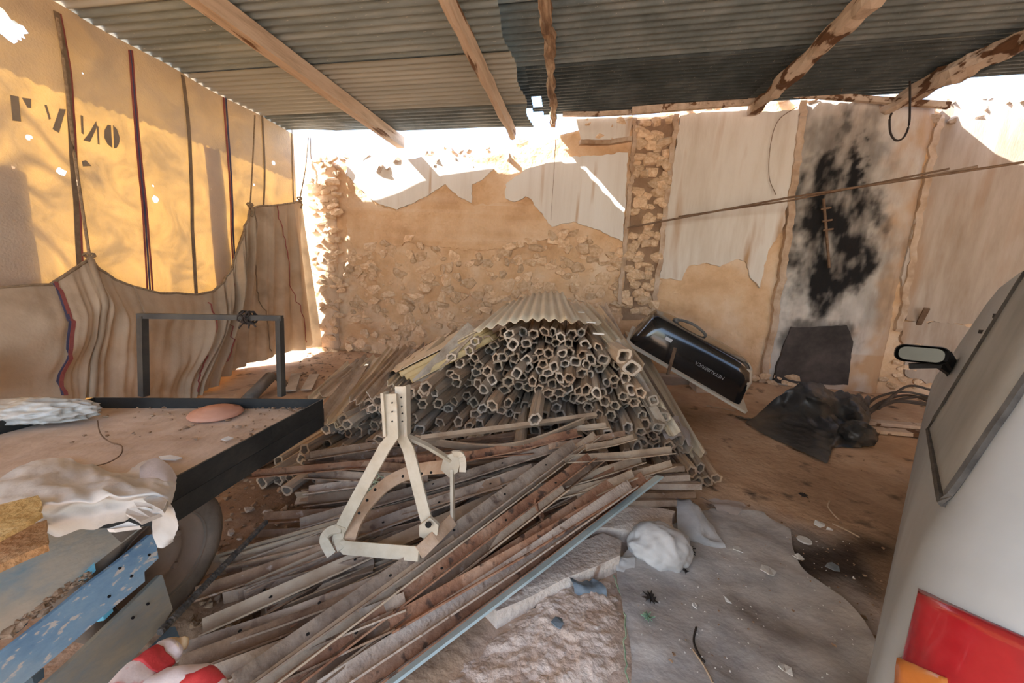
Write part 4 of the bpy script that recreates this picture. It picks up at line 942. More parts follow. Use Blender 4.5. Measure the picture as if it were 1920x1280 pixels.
bar(A_, (545, 1310), .05, (1153, 905), .30, .055, mBarR, 'orange-rusty pitted angle bar with flaking edge, right of the middle', roll=.75, holes=4)
bar(A_, (731, 1174), .14, (1160, 925), .30, .050, mBarR, 'orange-rusty bar with a cut square near end', roll=.7)
bar(A_, (600, 1300), .08, (1186, 908), .33, .052, mBarP, 'long pale speckled angle bar on the right of the fan', roll=.78)
bar(A_, (650, 1310), .04, (1212, 893), .31, .055, mBarR, 'dark rusty bar under the pale speckled one', roll=.8)
bar('galvanised_bar', (715, 1290), .06, (1237, 893), .33, .042, mGalvBar, 'blue-grey galvanised bar along the right edge of the bar heap', roll=.35, prof='F')
bar(A_, (1020, 945), .22, (1106, 903), .26, .06, mBarG, 'short dark grey bar lying in the right part of the fan', roll=.6)
bar(A_, (1018, 972), .2, (1003, 938), .29, .035, mBarR, 'short reddish stub standing up between the bars', roll=.2, prof='F')
bar(A_, (1085, 935), .24, (1190, 890), .33, .045, mBarT, 'tan bar tip beside the galvanised bar end', roll=.5)
bar(A_, (1120, 905), .28, (1180, 868), .33, .05, mBarR, 'rusty channel end above the pale speckled bar', roll=.5)
for i, (x0, y0, x1, y1, z_) in enumerate([(1150, 905, 1312, 910, .14), (1150, 925, 1300, 924, .11), (1140, 942, 1265, 940, .08), (1180, 893, 1290, 893, .17), (1160, 955, 1250, 955, .04), (1190, 878, 1280, 876, .21)]):
    bar(A_, (x0, y0), z_, (x1, y1), z_, .05, (mBarP, mBar, mBarG)[i % 3], 'flat stacked bar end sticking out at the right, below the plastic scrap', 'bar ends at the right', .2, 'B')
# the rest of the fan below
for i in range(34):
    u = R.random(); k = R.random()
    x0, y0 = lerp(400, 640, u) + R.uniform(-20, 20), lerp(1060, 1300, u)
    x1, y1 = lerp(930, 1190, k * .5 + u * .5) + R.uniform(-25, 25), lerp(850, 930, R.random())
    ci = R.randrange(4); half = 'near left' if u > .5 else 'far left'
    bar(A_, (x0, y0), .03 + .02 * R.random(), (x1, y1), lerp(.24, .14, u) - .03 * R.random(), .05, (mBar, mBarG, mBarR, mBarT)[ci], ('dark brown', 'grey-brown', 'red-rusted', 'tan')[ci] + ' angle bar buried low in the %s half of the fan' % half, ('dark brown', 'grey-brown', 'red-rusted', 'tan')[ci] + ' bars low in the %s half' % half)
for i in range(22):
    y_ = R.uniform(835, 935); x0 = 560 + (y_ - 835) * .1 + R.uniform(-20, 90)
    bar(A_, (x0, y_ + R.uniform(0, 20)), lerp(.26, .06, (y_ - 835) / 100), (x0 + R.uniform(280, 560), y_ - R.uniform(0, 40)), lerp(.33, .2, (y_ - 835) / 100), .045, *((mBar, 'dark brown bar lying level in the back layer of the heap behind the frame', 'dark brown bars in the back layer'), (mBarG, 'grey-brown bar lying level in the back layer of the heap behind the frame', 'grey-brown bars in the back layer'), (mBarT, 'tan bar lying level in the back layer of the heap behind the frame', 'tan bars in the back layer'))[i % 3])
# ---------------------------------------------------------------- cream steel frame standing on the bars
YF = 1.42
fr = thing('plough_stand', 'cream painted steel implement frame with two forked uprights standing on the bars', 'frame', ony(700, 1030, YF))
def fpt(px, py, y): return ony(px, py, y * .92)
def fbar(pts, wid, th, mat, name='frame_bar', up=(0, -1, .3), sm=0, lab=None):
    P = [fpt(*p) for p in pts]
    if sm: P = smoothpath(P, sm)
    o = fixn(mesh(name, *sweep(P, rect(wid, th), up=up), mat, fr))
    if lab: o['label'] = lab
    return o
fbar([(733, 738, 1.50), (737, 818, 1.47), (722, 838, 1.46), (655, 960, 1.42), (640, 990, 1.41)], .050, .012, mCreamM, 'upright')
fbar([(721, 735, 1.50), (726, 815, 1.48)], .012, .05, mCreamM, 'upright_flange')
fbar([(752, 724, 1.54), (754, 818, 1.51), (766, 842, 1.50), (796, 960, 1.44), (808, 1002, 1.42)], .048, .012, mCreamM, 'upright')
fbar([(763, 722, 1.56), (764, 815, 1.53)], .010, .05, mCreamM, 'upright_flange')
fbar([(640, 985, 1.41), (634, 1012, 1.40), (648, 1026, 1.38), (786, 1038, 1.33)], .050, .014, mCreamM, 'front_bar', up=(0, -.9, .5))
fbar([(655, 1012, 1.41), (668, 975, 1.46), (700, 930, 1.55), (740, 898, 1.63), (790, 880, 1.68), (848, 874, 1.66)], .058, .014, mRustM, 'curved_bar', up=(0, -.85, .55), sm=5, lab='curved rust-stained bar with bolt holes')
fbar([(786, 1036, 1.33), (815, 1008, 1.40), (848, 975, 1.52)], .05, .014, mRustM, 'side_bar', up=(.3, -.75, .5))
fbar([(757, 815, 1.52), (800, 835, 1.58), (845, 862, 1.64)], .026, .014, mCreamM, 'brace', up=(0, -.3, 1))
fbar([(848, 880, 1.64), (849, 985, 1.52)], .013, .03, mCreamM, 'thin_stay')
o = fixn(mesh('hook_plate', *polyplate([fpt(*p, 1.63) for p in [(832, 856), (858, 846), (868, 850), (858, 885), (842, 895), (826, 880)]], .014, (0, 1, 0)), mCreamM, fr))
fbar([(850, 850, 1.62), (863, 852, 1.60), (868, 866, 1.58), (867, 884, 1.57)], .028, .010, mCreamM, 'hook', sm=4, up=(.3, -1, 0))
fbar([(640, 990, 1.41), (618, 996, 1.39), (608, 1012, 1.37), (622, 1040, 1.35)], .036, .012, mCreamM, 'fork_tooth', sm=4, up=(0, -.6, .8))
fbar([(642, 1000, 1.42), (634, 1010, 1.40), (640, 1030, 1.37)], .03, .012, mCreamM, 'fork_tooth', sm=3, up=(0, -.6, .8))
o = fixn(mesh('lug_plate', *polyplate([fpt(*p, 1.405) for p in [(786, 985), (806, 970), (822, 985), (820, 1003), (800, 1012), (786, 1005)]], .014, (0, 1, 0)), mCreamM, fr))
def fhole(px, py, y, r=.007):
    q = ony(px, py, y * .92); hv = [q + RT * r * math.cos(a) + UP * r * math.sin(a) for a in [i * .785 for i in range(8)]]; mesh('bolt_hole', *polyplate(hv, .004, FW), mHole, fr)
fhole(803, 984, 1.385, .013)
for a in ((735, 755), (735, 772), (735, 790), (752, 745), (753, 762), (754, 775), (754, 790)): fhole(*a, 1.47, .0035)
for a, y in (((673, 962), 1.42), ((688, 938), 1.48), ((703, 918), 1.53), ((755, 893), 1.59), ((790, 888), 1.62), ((808, 886), 1.62)): fhole(*a, y, .006)
# twine behind
t = thing('twine_bundle', 'tangle of pale green twine caught behind the frame leg', 'twine', onz(710, 915, .2))
m = MB()
for i in range(9):
    c = onz(702 + R.uniform(-10, 12), 910 + R.uniform(-8, 14), .22); m.add(sweep([c + Vector((.035 * math.cos(a) * R.uniform(.6, 1), .02 * math.sin(a * 2), .045 * math.sin(a) * R.uniform(.6, 1))) for a in [j * .52 for j in range(12)]], circ(.0035, 5), closed=True))
m.out('strands', mTwine, t)
# ---------------------------------------------------------------- bathtub
def rring(L, W, r, n=6):
    P = []
    for cx, cy, a0 in ((L / 2 - r, W / 2 - r, 0), (-L / 2 + r, W / 2 - r, 1.5708), (-L / 2 + r, -W / 2 + r, 3.1416), (L / 2 - r, -W / 2 + r, 4.7124)):
        for i in range(n + 1): a = a0 + i / n * 1.5708; P.append((cx + r * math.cos(a), cy + r * math.sin(a)))
    return P
e0, e1 = ony(1172, 642, 3.95), ony(1402, 776, 3.75)
ux = (e1 - e0).normalized(); LT = (e1 - e0).length
uy = (Vector((.06, .97, .25)) - ux * ux.dot(Vector((.06, .97, .25)))).normalized(); uz = ux.cross(uy).normalized()
if uz.z < 0: uz = -uz
c0 = (e0 + e1) / 2 + uy * .33
def tb(a, b, h): return c0 + ux * a + uy * b + uz * h
tub = thing('bathtub', 'black enamelled bathtub leaning upside down between the tube heap and the floor', 'bathtub', e1)
rg = [(LT * .93, .58, .10, .015, 0), (LT * .90, .56, .12, .12, 0), (LT * .87, .53, .14, .25, 0), (LT * .83, .48, .16, .32, -.005), (LT * .78, .42, .16, .36, -.01), (LT * .68, .34, .14, .375, -.01), (LT * .4, .18, .08, .378, 0)]
V = []; F = []; n = 28
for (L_, W_, r_, h, sh) in rg: V += [tb(a + sh * 3 - .02, b, h) for a, b in rring(L_, W_, r_)]
for k in range(len(rg) - 1):
    for i in range(n): j = (i + 1) % n; F.append((k * n + i, k * n + j, (k + 1) * n + j, (k + 1) * n + i))
F.append(tuple((len(rg) - 1) * n + i for i in range(n)))
shell = fixn(mesh('tub_shell', V, F, mTubB, tub, True))
V = []; F = []
for (L_, W_, r_, h) in ((LT, .66, .05, -.012), (LT, .66, .05, .012), (LT * .93, .58, .10, .016), (LT * .89, .54, .10, .012), (LT * .86, .5, .12, .24), (LT * .78, .4, .14, .34)): V += [tb(a, b, h) for a, b in rring(L_, W_, r_)]
V += [tb(a, b, -.012) for a, b in rring(LT * .9, .56, .1)]
for k in range(5):
    for i in range(n): j = (i + 1) % n; F.append((k * n + i, k * n + j, (k + 1) * n + j, (k + 1) * n + i))
F.append(tuple(5 * n + i for i in range(n)))
for i in range(n): j = (i + 1) % n; F.append((i, j, 6 * n + j, 6 * n + i)); F.append((6 * n + i, 6 * n + j, 3 * n + j, 3 * n + i))
mesh('cream_rim', V, F, mTubW, tub)['label'] = 'cream rim and inside'
m = MB().add(sweep(smoothpath([tb(-LT * .25, .0, .37), tb(-LT * .22, 0, .41), tb(-LT * .12, 0, .43), tb(-.02, 0, .40), tb(-.02, 0, .36)], 5), circ(.014, 8))).add(lathe([(0, .03), (.03, .03), (.03, -.02)], tb(-LT * .25, 0, .375), 12, 'z'))
m.out('overflow_pipe', mPipe, tub)
fc = bpy.data.curves.new('lettering', 'FONT'); fc.body = 'METALIBERICA'; fc.size = .046; fc.align_x = 'CENTER'; fc.align_y = 'CENTER'; fc.extrude = .0008
lo_ = bpy.data.objects.new('lettering', fc); COL.objects.link(lo_); fc.materials.append(mInkW)
dg0 = bpy.context.evaluated_depsgraph_get(); tm = bpy.data.meshes.new_from_object(lo_.evaluated_get(dg0)); bpy.data.objects.remove(lo_); lo_ = bpy.data.objects.new('lettering', tm); COL.objects.link(lo_)
tm.materials.clear(); tm.materials.append(mInkW)
tocam = -uy
xax = -ux; nrm = (tocam * math.cos(.09) + uz * math.sin(.09)).normalized(); yax = nrm.cross(xax).normalized()
lp = tb(LT * .12, -.262, .17) + nrm * .012
Mx = Matrix(((xax.x, yax.x, nrm.x, lp.x), (xax.y, yax.y, nrm.y, lp.y), (xax.z, yax.z, nrm.z, lp.z), (0, 0, 0, 1)))
lo_.parent = tub; lo_.matrix_parent_inverse = Matrix.Identity(4); lo_.matrix_basis = Matrix.Translation(-WL[tub.name]) @ Mx
lo_['label'] = 'white upside-down lettering'
for a, h, w1, h1 in ((-LT * .27, .22, .07, .035), (LT * .30, .06, .06, .018)):
    p = tb(a, -.27, h); V = [p + ux * x + uz * z_ + tocam * (.004 + .001 * d - .0) for d in (0, 1) for x, z_ in ((0, 0), (w1, 0), (w1, h1), (0, h1))]
    mesh('sticker', V, [(0, 1, 2, 3), (4, 7, 6, 5), (0, 4, 5, 1), (1, 5, 6, 2), (2, 6, 7, 3), (3, 7, 4, 0)], mScrap, tub)['label'] = 'small pale sticker'
p = ony(1252, 702, 3.55); q = ony(1266, 652, 3.55)
t = mesh('iron_rod', *sweep([Vector((p.x, p.y, p.z)), q], circ(.016, 8)), mRod); tag(t, 'short rusty iron rod standing in front of the bathtub', 'rod')
for i, (a, s, m_, l_) in enumerate((((1275, 735), (.42, .18, .13), mConcG, 'grey-brown block half hidden under the bathtub'), ((1330, 748), (.26, .2, .14), mConc, 'brown block on the floor under the middle of the bathtub'), ((1470, 735), (.2, .14, .10), mConc, 'pale stone block on the floor beside the bathtub foot'))):
    p = fl(*a); bmv = box((p.x, p.y + .25, p.z + s[2] / 2 - .01), s, Matrix.Rotation(.15 * i, 3, 'Z')); V = [Vector(v) + Vector((fbm(Vector(v) * 9) * .02, fbm(Vector(v) * 8) * .02, 0)) for v in bmv[0]]
    tag(mesh('stone_block', V, bmv[1], m_), l_, 'block')
tag(mesh('thin_stick', *sweep([fl(1325, 760, .012), fl(1378, 768, .012)], circ(.006, 6)), mBarT), 'thin pale stick on the floor under the bathtub', 'stick')
tag(mesh('black_scrap', *sweep(smoothpath([fl(1382, 780, .012), fl(1395, 786, .02), fl(1408, 784, .012)], 4), rect(.05, .008)), mBlackP), 'black plastic scrap by the bathtub foot', 'scrap')
# ---------------------------------------------------------------- black plastic sheet, cables, plank at the right back
BS = [([(1398, 792), (1430, 770), (1460, 745), (1490, 725), (1520, 722), (1560, 732), (1600, 742), (1630, 748)], [.01, .05, .13, .22, .24, .2, .16, .1]),
      ([(1410, 800), (1440, 780), (1470, 762), (1500, 748), (1530, 748), (1565, 755), (1605, 762), (1632, 775)], [.01, .05, .12, .17, .19, .15, .17, .1]),
      ([(1435, 815), (1460, 800), (1490, 790), (1520, 785), (1550, 780), (1580, 785), (1612, 785), (1630, 795)], [.01, .03, .07, .10, .12, .10, .16, .1]),
      ([(1470, 832), (1495, 825), (1520, 815), (1545, 808), (1570, 802), (1592, 802), (1615, 810), (1628, 815)], [.01, .02, .04, .06, .09, .08, .12, .06]),
      ([(1510, 850), (1530, 845), (1545, 838), (1555, 830), (1570, 825), (1585, 822), (1605, 828), (1620, 832)], [.01, .02, .03, .03, .05, .04, .05, .02]),
      ([(1550, 868), (1553, 866), (1555, 858), (1558, 850), (1566, 842), (1580, 838), (1600, 838), (1612, 838)], [.01] * 8)]
G = dense([[onz(*p, z_ + gz(*onz(*p).xy)) for p, z_ in zip(px, zs)] for px, zs in BS], 7, 7)
G = [[p + Vector((fbm(p * 4) * .015, fbm(p * 4 + Vector((3, 3, 3))) * .015, (1 - 2 * abs(fbm(p * 5, 3))) * .05 * min(1, max(.15, p.z * 8)))) for p in r] for r in G]
tag(mesh('plastic_sheet', *grid(G), mBlackP, smooth=True), 'crumpled sheet of dusty black plastic on the floor below the sooty wall', 'plastic sheet')
p = fl(1605, 828); o = blob('black_bag', (p.x, p.y, p.z + .08), (.13, .11, .12), 9, mBlackP, .25, 2, 4, True, True); tag(o, 'small stuffed black bag at the right of the black sheet', 'bag')
for i, px in enumerate([[(1610, 790), (1650, 770), (1700, 764), (1750, 772)], [(1612, 795), (1660, 776), (1720, 770), (1760, 776)], [(1615, 792), (1680, 780), (1760, 782)], [(1618, 785), (1640, 775), (1690, 770), (1765, 780)], [(1618, 798), (1660, 790), (1720, 796), (1765, 800)], [(1640, 800), (1690, 770), (1740, 772)]]):
    P = smoothpath([fl(*p, .03 + .035 * i + (.05 if 0 < j < len(px) - 1 else 0)) for j, p in enumerate(px)], 8)
    tag(mesh('cable', *sweep(P, circ(.014, 7)), mCable, smooth=True), 'dusty brown cable looping from the black sheet towards the car', 'cable', 'cables by the wall')
for i, (a, b, l_) in enumerate((((1612, 792), (1735, 806), 'grey plank lying under the cables by the wall'), ((1612, 806), (1725, 818), 'second weathered plank in front of the cables'))):
    tag(mesh('plank', *sweep([fl(*a, .035), fl(*b, .035)], rect(.11, .035)), mBeamR), l_, 'plank')
# ---------------------------------------------------------------- front right floor: blocks, bags, litter
def blockpx(px, h, mat, lab, dep, jag=.02):
    P = [fl(*p, -.005) for p in px]; V = []; F = []
    top = [p + Vector((0, dep * .15, h)) for p in P]; bm = bmesh.new()
    for p in P + top: bm.verts.new(p)
    bmesh.ops.convex_hull(bm, input=bm.verts); bmesh.ops.subdivide_edges(bm, edges=bm.edges[:], cuts=3, use_grid_fill=True)
    for v in bm.verts: v.co += Vector((fbm(v.co * 7), fbm(v.co * 7 + Vector((4, 0, 0))), fbm(v.co * 7 + Vector((0, 4, 0))))) * jag
    bm.normal_update(); V = [v.co.copy() for v in bm.verts]; bm.verts.index_update(); F = [tuple(v.index for v in f.verts) for f in bm.faces]; bm.free()
    return tag(mesh('concrete_block', V, F, mat), lab, 'block')
blockpx([(1105, 1015), (1262, 1012), (1262, 975), (1150, 968), (1090, 985)], .085, mConc, 'long rough pinkish stone block beside the galvanised bar, farther of two', .1)
blockpx([(930, 1178), (1160, 1068), (1165, 1035), (1130, 1020), (880, 1130)], .07, mConc, 'long smooth stone block along the galvanised bar, nearer of two', .1, .008)
blockpx([(790, 1205), (1010, 1070), (960, 1050), (760, 1170)], .05, mConcG, 'grey slab edge just under the galvanised bar', .05, .006)
p = fl(1240, 1058); o = blob('white_bag', (p.x, p.y + .06, p.z + .065), (.14, .11, .105), 5, mBagW, .20, 1.0, 5, True, True); tag(o, 'puffed white plastic bag beside the stone block', 'bag')
def filmpx(rows, zs, mat, name, lab, cat, nz_=.02):
    G = dense([[fl(*p, z_) for p, z_ in zip(r, zr_)] for r, zr_ in zip(rows, zs)], 6, 6)
    G = [[p + Vector((0, 0, (1 - 2 * abs(fbm(p * 9, 3))) * nz_)) for p in r] for r in G]
    return tag(mesh(name, *grid(G), mat, smooth=True), lab, cat)
filmpx([[(1225, 950), (1262, 948), (1292, 958)], [(1262, 962), (1295, 968), (1322, 985)], [(1268, 990), (1305, 1005), (1345, 1012)], [(1275, 1008), (1320, 1025), (1362, 1032)]], [[.05, .06, .03], [.06, .09, .04], [.03, .07, .03], [.01, .01, .01]], mBagG, 'grey_bag', 'flattened greyish plastic bag behind the puffed white bag', 'bag')
filmpx([[(1310, 938), (1345, 940), (1380, 945)], [(1330, 948), (1365, 952), (1398, 952)], [(1345, 960), (1368, 968), (1375, 974)]], [[.02] * 3, [.03] * 3, [.01] * 3], mBagD, 'film_scrap', 'brownish scrap of plastic film on the floor beyond the bags', 'scrap', .012)
filmpx([[(1160, 1055), (1172, 1058), (1188, 1048)], [(1155, 1065), (1172, 1068), (1190, 1062)], [(1155, 1076), (1170, 1078), (1188, 1076)]], [[.03] * 3, [.025] * 3, [.01] * 3], mBagW, 'white_scrap', 'torn white plastic scrap in front of the puffed bag', 'scrap', .012)
filmpx([[(1240, 858), (1262, 852), (1282, 870)], [(1232, 880), (1262, 872), (1288, 892)], [(1245, 890), (1268, 885), (1275, 885)]], [[.30, .31, .27], [.28, .29, .25], [.26, .27, .25]], mBagD, 'plastic_wrap', 'crumpled plastic wrap around the bar ends at the right', 'plastic wrap')
tag(mesh('groundsheet', *grid([[p + Vector((0, 0, fbm(p * 3, 4) * .016 + (1 - 2 * abs(fbm(p * 2.3 + Vector((0, 0, 5)), 3))) * .012 + .018)) for p in r] for r in dense([[fl(*p) for p in r] for r in
    ([(1335, 955), (1420, 962), (1440, 975), (1480, 1000)], [(1215, 1005), (1330, 1010), (1420, 1035), (1500, 1065)], [(1160, 1062), (1290, 1075), (1430, 1095), (1585, 1130)], [(1165, 1140), (1300, 1160), (1450, 1190), (1640, 1210)], [(1182, 1230), (1300, 1240), (1450, 1260), (1650, 1270)], [(1180, 1330), (1300, 1340), (1450, 1350), (1650, 1350)])], 9, 9)]), mSheet, smooth=True), 'dusty grey plastic groundsheet rucked up on the floor beside the car', 'groundsheet')
P = smoothpath([fl(*p, .022) for p in [(1150, 1085), (1165, 1130), (1172, 1180), (1168, 1230), (1180, 1290)]], 10)
P = [p + Vector((fbm(p * 30) * .008, 0, 0)) for p in P]; tag(mesh('green_twine', *sweep(P, circ(.003, 5)), mGreen), 'thin dark green cord along the edge of the groundsheet', 'cord')
rows = dense([[fl(*p, .012 + (.01 if 0 < i < 3 else -.02)) for i, p in enumerate(r)] for r in ([(960, 1165), (1040, 1120), (1100, 1095), (1155, 1090)], [(900, 1210), (1010, 1170), (1100, 1150), (1168, 1140)], [(840, 1260), (980, 1230), (1090, 1210), (1172, 1200)], [(780, 1330), (950, 1330), (1080, 1330), (1178, 1330)])], 22, 22)
rows = [[p + Vector((0, 0, fbm(p * 16, 4) * .010 + abs(fbm(p * 34, 3)) * .008)) for p in r] for r in rows]
tag(mesh('sand_patch', *grid(rows), mSand, smooth=True), 'patch of lumpy pinkish sand in the near foreground', 'sand', kind='stuff')
def leaf(px, py, s, mat, lab, cat='leaf', lobes=5, name='dry_leaf'):
    c = fl(px, py, .025); P = []
    for i in range(lobes * (4 if lobes > 3 else 2)):
        a = 2 * math.pi * i / (lobes * (4 if lobes > 3 else 2)); r = s * (1 if i % 2 == 0 or lobes == 3 else .45) * R.uniform(.5, 1.1); P.append(c + Vector((r * math.cos(a) * .8, r * math.sin(a), R.uniform(0, .012))))
    return tag(fixn(mesh(name, *polyplate(P, .004, (0, 0, 1)), mat)), lab, cat)
leaf(1219, 1131, .045, mLeaf, 'curled black dry leaf on the groundsheet'); leaf(1285, 1074, .018, mLeaf, 'small black leaf below the white bag'); leaf(1212, 1170, .035, mGreen, 'dark green shred on the groundsheet', 'scrap', 4, 'green_shred')
leaf(1505, 933, .04, mLeaf, 'dark curled leaf on the dirt floor in the middle right'); leaf(1290, 1032, .05, mLeaf, 'black shred tucked under the grey bag', 'scrap', 6, 'black_shred')
c = fl(1508, 1013, .008); tag(mesh('white_disc', *lathe([(0, .006), (.032, .006), (.034, 0), (0, 0)], c, 20, 'z'), mScrap), 'small round white disc on the dark oily floor', 'disc')
for px, py, s, lab in ((1535, 990, .04, 'white paper scrap above the white disc'), (1553, 999, .02, 'tiny white scrap right of the paper scrap'), (1560, 1072, .05, 'bluish white shred on the oil stain'), (1495, 1052, .03, 'narrow white shred at the edge of the oil stain'), (1440, 1078, .05, 'pale torn film piece on the groundsheet'), (1382, 1037, .035, 'clear film scrap near the grey bag'), (1365, 1130, .02, 'small beige crumb on the groundsheet'), (1470, 1258, .03, 'white chip near the car at the bottom'), (1300, 1140, .015, 'tiny cream crumb in the middle of the groundsheet'), (1045, 1185, .035, 'grey shard in the pink sand')):
    leaf(px, py, s, mBlueS if 'bluish' in lab or 'grey shard' in lab else mScrap, lab, 'scrap', 3, 'litter_scrap')
for px, l_ in (([(1305, 1180), (1300, 1210), (1312, 1240), (1320, 1250)], 'dark curved twig on the groundsheet'), ([(1555, 940), (1552, 950), (1562, 968), (1572, 978)], 'pale curled straw on the dirt floor'), ([(1560, 985), (1585, 998), (1610, 1012)], 'straight pale twig by the white scraps'), ([(1298, 1225), (1320, 1260), (1335, 1290)], 'thin pale stalk at the bottom of the groundsheet'), ([(1320, 895), (1327, 900), (1331, 893)], 'pale hooked chip on the dirt by the bar ends')):
    tag(mesh('twig', *sweep(smoothpath([fl(*p, .02) for p in px], 5), circ(.004, 5)), mLeaf if 'dark' in l_ else mBarT), l_, 'twig')
filmpx([[(1060, 1100), (1085, 1105), (1110, 1098)], [(1072, 1115), (1100, 1118), (1130, 1108)], [(1078, 1128), (1105, 1130), (1140, 1128)]], [[.03] * 3, [.05, .05, .04], [.01] * 3], mBlueS, 'blue_rag', 'blue-grey rag at the edge of the sand under the long block', 'rag', .02)
# loose dirt on the left
rocks_stuff('loose_rubble', 420, lambda: fl(R.uniform(360, 640) + R.gauss(0, 20), 860 + R.random() ** .8 * 330, .004), (.005, .018), mCrumb, 'loose stones and dirt clods on the floor beside the cart wheel', 'rubble')
rocks_stuff('wall_foot_rubble', 160, lambda: fl(R.uniform(560, 760), R.uniform(668, 720), .006), (.008, .03), mCrumb, 'dirt and small rubble at the foot of the wall behind the tubes', 'rubble')
rocks_stuff('pale_litter', 130, lambda: fl(R.uniform(1190, 1600), R.uniform(1010, 1275), .030), (.0015, .005), mScrap, 'pale specks and flakes scattered over the groundsheet', 'litter')
rocks_stuff('dark_litter', 45, lambda: fl(R.uniform(1190, 1600), R.uniform(1010, 1275), .030), (.002, .006), mCrumb, 'dark specks scattered over the groundsheet', 'litter')
rocks_stuff('floor_grit', 320, lambda: fl(R.uniform(1190, 1660), R.uniform(850, 1270), .004), (.003, .008), mCrumb, 'fine grit scattered over the open floor', 'grit')
for i, (px, py, s) in enumerate(((468, 958, .035), (502, 962, .03), (452, 895, .025), (432, 1000, .03), (575, 958, .025), (450, 1010, .02), (500, 895, .02))):
    me = rock(300 + i, 14, 'loose_stone', mRubble, (1, .8, .6)); o = link('loose_stone', me, fl(px, py, .01)); o.scale = (s, s, s); tag(o, 'small pale loose stone on the dirt between the cart wheel and the bars', 'stone', 'loose stones by the wheel')
for i, (a, b) in enumerate((((545, 742), (556, 715)), ((575, 740), (590, 716)))):
    tag(mesh('short_board', *sweep([fl(*a, .03), fl(*b, .05)], rect(.10, .015)), mTubeG), 'short pale board end on the dirt just past the cart corner', 'board', 'short boards past the cart')
# ---------------------------------------------------------------- things hung on or near the wall
t = thing('hanging_rod', 'long thin rod hung across the wall, from the stone chase to the right edge', 'rod', ony(1175, 426, 5.0))
mesh('rod', *sweep([ony(1176, 427, 5.1), ony(1480, 370, 4.75), ony(1925, 303, 4.2)], circ(.012, 7)), mRod, t)
tag(mesh('hanging_rod', *sweep([ony(1272, 406, 5.05), ony(1480, 376, 4.8), ony(1780, 316, 4.4)], circ(.010, 7)), mRod), 'second thinner rod tied under the long rod, ending short', 'rod')
tag(mesh('green_pole', *sweep([ony(1740, 330, 4.45), ony(1833, 312, 4.3)], circ(.014, 7)), mBarG), 'short grey-green pole overlapping the long rod near the right', 'pole')
P = smoothpath([ony(*p, 4.55) for p in [(1706, 152), (1706, 200), (1704, 235), (1694, 258), (1680, 263), (1670, 250), (1668, 225), (1672, 212)]], 8)
tag(mesh('cord_loop', *sweep(P, circ(.009, 6)), mWire, smooth=True), 'brown cord hanging in a loop from the thick right beam', 'cord')
P = smoothpath([ony(*p, 5.0) for p in [(1610, 80), (1600, 120), (1580, 160), (1578, 172)]], 6); tag(mesh('thin_wire', *sweep(P, circ(.003, 4)), mRod), 'thin wire dangling from the dark roof sheets above the chimney', 'wire')
P = smoothpath([ony(*p, D - .06) for p in [(1496, 200), (1460, 225), (1445, 270), (1442, 330), (1455, 365)]], 6); tag(mesh('thin_wire', *sweep(P, circ(.004, 4)), mRod), 'thin curved wire on the plaster left of the chimney', 'wire')
t = thing('wall_bracket', 'rusty bolted bracket stem on the sooty wall', 'bracket', ony(1548, 500, D - .1))
mesh('stem', *sweep([ony(1544, 372, D - .12), ony(1555, 502, D - .10)], rect(.022, .02), up=(0, 1, 0)), mRod, t)
for a in ((1548, 392), (1550, 415), (1552, 432)): mesh('bolt', *sweep([ony(a[0] - 8, a[1], D - .14), ony(a[0] + 10, a[1] - 3, D - .14)], circ(.012, 6)), mRod, t)
tag(mesh('wall_peg', *sweep([ony(1722, 608, D - .02), ony(1738, 578, D - .16)], rect(.05, .03)), mRod), 'dark wooden peg sticking out of the right wall', 'peg')
P = smoothpath([ony(*p, 4.95) for p in [(1042, 262), (1040, 300), (1037, 350), (1033, 412)]], 6)
tag(mesh('bark_strip', *sweep(P, rect(.018, .008), scale=[lerp(1, .3, i / (len(P) - 1)) for i in range(len(P))]), mLog), 'thin dark bark strip hanging from the gnarled log over white plaster', 'bark')
# ---------------------------------------------------------------- car
TH = rad(40.8); cu = Vector((math.sin(TH), math.cos(TH), 0)); cb = Vector((math.cos(TH), -math.sin(TH), 0))
CD0, CT0 = .020, .74
org = cu * CT0 + cb * CD0
car = thing('car', 'dusty silver hatchback seen from its rear left corner', 'car', org + cu * .3 + cb * .5)
def cp(a, b, z_): return org + cu * a + cb * b + Vector((0, 0, z_))
Lc, Wc = 3.55, 1.58
zs = [.16, .24, .34, .46, .52, .62, .72, .82, .90, .95, 1.02, 1.12, 1.22, 1.30, 1.36, 1.41, 1.44, 1.46]
def rear_a(z_): return interp([.16, .3, .34, .5, .55, .9, 1.4, 1.42], [.06, .0, -.05, -.05, .01, .03, .22, .34], z_)
def front_a(z_): return interp([.16, .3, .6, .78, .92, .98, 1.38, 1.42], [3.4, 3.52, 3.52, 3.42, 2.72, 2.6, 1.95, 1.7], z_)
def inset(z_): return interp([.16, .3, .5, .7, .9, .95, 1.1, 1.3, 1.38, 1.42, 1.46], [.03, .0, .0, .0, .015, .025, .05, .085, .105, .13, .26], z_)
V = []; n = 4 * 13
def ring(z_):
    a0, a1, s, r = rear_a(z_), front_a(z_), inset(z_), interp([.16, .9, 1.42], [.13, .15, .2], z_); P = []
    for (ca, cb_, s0) in ((a1 - r * 2, Wc - s - r * 2, 0), (a1 - r * 2, s + r * 2, 1), (a0 + r, s + r, 2), (a0 + r, Wc - s - r, 3)):
        rr = r * 2 if s0 < 2 else r
        for i in range(13):
            t_ = math.pi / 2 * (i / 12 + s0); P.append((ca + rr * math.cos(t_), cb_ - rr * math.sin(t_) * -1 if False else cb_ + rr * math.sin(t_) * (1 if s0 in (0, 3) else 1)))
    return P
